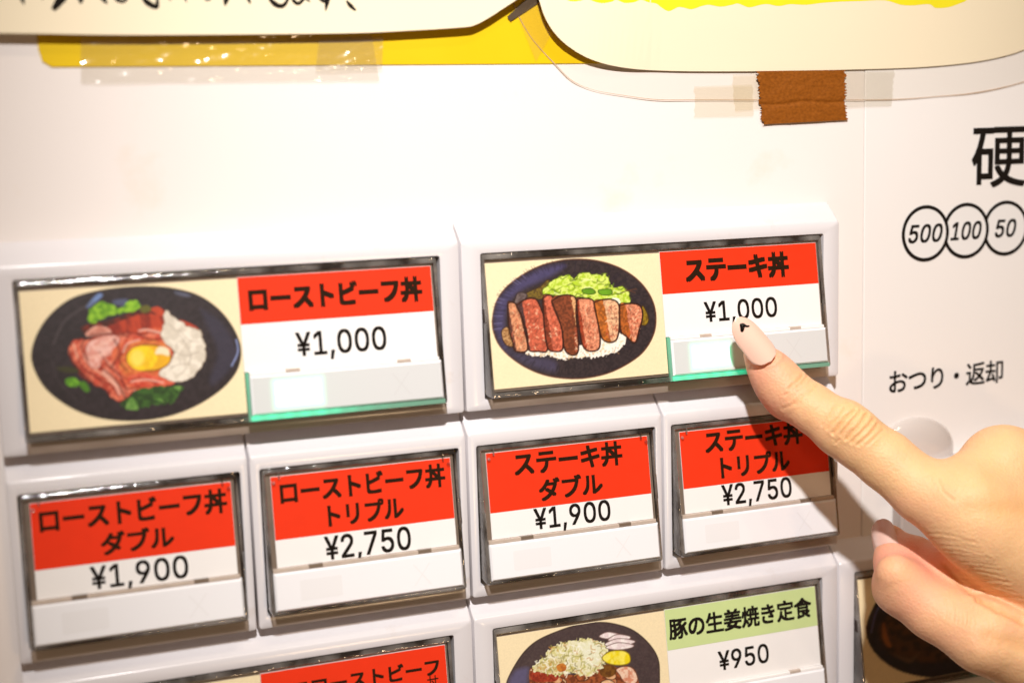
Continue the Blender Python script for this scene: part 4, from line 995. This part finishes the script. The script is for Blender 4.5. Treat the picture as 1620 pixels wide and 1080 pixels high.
# brush lettering: tapered strokes
def strokes(L, Y):
    parts = []
    for i, (P, ws) in enumerate(L):
        C = smooth_curve(P, 6) if len(P) > 2 else np.array([np.array(P[0]) * (1 - t) + np.array(P[1]) * t for t in np.linspace(0, 1, 8)])
        w = np.interp(np.linspace(0, 1, len(C)), np.linspace(0, 1, len(ws)), ws)
        t = np.gradient(C, axis=0); t /= np.linalg.norm(t, axis=1)[:, None] + 1e-9; nr = np.stack([-t[:, 1], t[:, 0]], 1)
        Lf, Rt = C + nr * w[:, None] / 2, C - nr * w[:, None] / 2; y = Y - .0006 * (i % 5); m = len(C)
        parts.append(([tuple(at(*p, y)) for p in Lf] + [tuple(at(*p, y)) for p in Rt], [(j, j + 1, m + j + 1, m + j) for j in range(m - 1)]))
    return join(parts)
SL = [([(20, -48), (30, -24), (34, -6), (38, 8)], [6, 10, 10, 1]), ([(8, -30), (2, -8), (0, 0)], [6, 5, 1]), ([(62, -30), (66, -8), (68, 0)], [7, 6, 1]),
      ([(112, -50), (108, -26), (98, -4), (84, 16)], [8, 15, 17, 7]), ([(70, -44), (96, -48), (112, -48)], [5, 8, 9]), ([(122, -52), (120, -24), (127, -6), (128, 7)], [8, 13, 14, 1]),
      ([(150, -40), (156, -14), (164, -1), (170, 7)], [6, 9, 8, 1]), ([(178, -30), (182, -5), (190, 2), (199, 0), (208, -20)], [6, 6, 6, 5, 4]),
      ([(222, -34), (226, -6), (234, 5), (247, 11), (249, 2), (250, -10)], [5, 6, 9, 8, 5, 3]), ([(262, -38), (266, -10), (270, 2)], [7, 6, 1]), ([(285, -40), (290, -14), (295, 4)], [7, 7, 1]),
      ([(318, -34), (322, -8), (330, 0), (340, -14)], [6, 5, 4, 2]), ([(352, -60), (356, -30), (358, -6), (356, 10)], [8, 12, 13, 1]), ([(382, -36), (388, -10), (394, 1), (396, 7)], [6, 6, 5, 1]),
      ([(424, -40), (425, -8), (434, 6), (446, 10), (454, 2), (458, -14)], [5, 5, 8, 7, 5, 3]), ([(456, -30), (463, -2), (472, 6), (481, -4), (476, -16)], [5, 6, 6, 5, 4]), ([(476, -8), (484, -2), (491, 4)], [4, 5, 1]),
      ([(500, -8), (512, 2), (522, -4), (526, -24)], [4, 6, 5, 4]), ([(518, -30), (518, -4), (517, 6), (515, 18)], [7, 9, 7, 1]), ([(548, 1), (554, 9), (563, 17)], [2, 7, 3])]
mesh('brush_lettering', *strokes(SL, YS - .002), MT['ink'], left_sign)
sc_b = [(888, -12), (897, 0), (908, 2.5), (920, 1), (928, -2), (938, 2), (952, 5.5), (968, 3), (975, 0), (988, 5), (1003, 4), (1014, 0), (1026, 4), (1038, 6), (1046, 12), (1058, 18), (1072, 12), (1080, 12), (1094, 15), (1110, 10), (1122, 8), (1140, 11), (1158, 8), (1168, 6), (1185, 12), (1203, 8), (1215, 7), (1232, 10), (1250, 7), (1275, 8), (1300, 5), (1330, 3), (1362, 2), (1400, 1), (1425, 8), (1445, 9), (1470, 7), (1480, 13), (1500, 12), (1518, 6), (1530, 0), (1536, -14)]
c = smooth_curve(sc_b, 4)
def on_sign(x, y):                   # a point lying on the curved right-hand sign, 0.3 mm proud
    Y = .18
    for _ in range(12):
        p = at(x, y, Y); j = int(np.argmin(np.abs(cb_[:, 0] - p[0])))
        dz = (9.5 - cb_[j, 2]) * np.linspace(0, 1, 9); Y = float(np.interp(p[2] - cb_[j, 2], dz, G.reshape(9, -1, 3)[:, j, 1])) - .002
    return tuple(at(x, y, Y))
V = [on_sign(x, y) for x, y in c] + [on_sign(x, min(y - 8, -26)) for x, y in c]; m = len(c)
mesh('marker_band', V, [(i, i + 1, m + i + 1, m + i) for i in range(m - 1)], MT['marker'], right_sign)

def tape(name, label, P, Y, m, cat='tape', wr=0.0, nu=40, nv=12, group=None, slope=0.0, jag=0.0, fold=None):
    # P: four photo corners TL TR BR BL; a grid so that it can crinkle
    A = [np.array(at(x, y, Y)) for x, y in P]
    V = []
    for j in range(nv):
        b_ = j / (nv - 1)
        jl = jag * (rnd.random() - .5) * 2; jr = jag * (rnd.random() - .5) * 2
        for i in range(nu):
            a = i / (nu - 1); aa = a + (jl * (1 - a) ** 6 + jr * a ** 6)
            p = (A[0] * (1 - aa) + A[1] * aa) * (1 - b_) + (A[3] * (1 - aa) + A[2] * aa) * b_
            q = fbm(np.array([p[0] * 2.3 + Y * 31]), np.array([p[2] * 5.0]), 3)[0] - .5
            V.append(p + np.array([0, -wr * max(0, q + .18) - slope * (1 - b_) + (.022 * math.exp(-((b_ - fold - .02 * math.sin(a * 9)) / .035) ** 2) if fold else 0), 0]))
    V = np.array(V); ii = np.arange(nu * nv).reshape(nv, nu)
    q = np.stack([ii[1:, :-1].ravel(), ii[1:, 1:].ravel(), ii[:-1, 1:].ravel(), ii[:-1, :-1].ravel()], 1)
    r = thing(name, label, cat, V.mean(0), group)
    if m is MT['kraft']: V[:, 1] = np.minimum(V[:, 1], .42)
    mesh('tape_strip', V, q, m, r, smooth=True)
    return r
GT = 'pieces of tape around the signs'
tape('clear_tape', 'long wrinkled clear tape across the lower edge of the yellow board', [(128, 60), (588, 56), (600, 128), (128, 132)],   .40, MT['tape_wr'], wr=.06, nu=150, nv=30, group=GT)
tape('clear_tape', 'bright crumpled clear tape piece at the right end of the wrinkled tape', [(505, 62), (606, 58), (604, 110), (498, 112)],   .385, MT['tape_wr'], wr=.10, nu=60, nv=26, group=GT)
tape('clear_tape', 'thin clear tape crossing the yellow gap between the two signs', [(820, 28), (846, 4), (880, 40), (848, 98)], .37, MT['tape'], nu=14, nv=14, group=GT)
tape('dark_tape', 'small dark tape piece at the corner of the left cream sign', [(802, 27), (848, -14), (856, 2), (808, 34)], .39, MT['smoke'], nu=12, nv=6, group=GT, jag=.02)
br = tape('brown_tape', 'torn brown kraft tape holding the lower edge of the right sign', [(1197, 113), (1336, 111), (1339, 190), (1206, 197)], .395, MT['kraft'], nu=60, nv=60, group=GT, slope=.02, jag=.022, wr=.03, fold=.62)
tape('clear_tape', 'yellowed clear tape left of the brown tape', [(1158, 118), (1205, 116), (1210, 172), (1163, 176)], .405, MT['tape'], nu=20, nv=14, group=GT, slope=.01, jag=.03, wr=.02)
tape('clear_tape', 'faint clear tape farthest left under the right sign', [(1098, 137), (1190, 134), (1192, 184), (1098, 186)], .41, MT['tape'], nu=30, nv=14, group=GT, jag=.02, wr=.02)
tape('clear_tape', 'crinkled clear tape right of the brown tape', [(1332, 112), (1414, 111), (1410, 168), (1338, 170)], .405, MT['tape_wr'], nu=40, nv=24, group=GT, slope=.02, jag=.02, wr=.03)
#</POST>
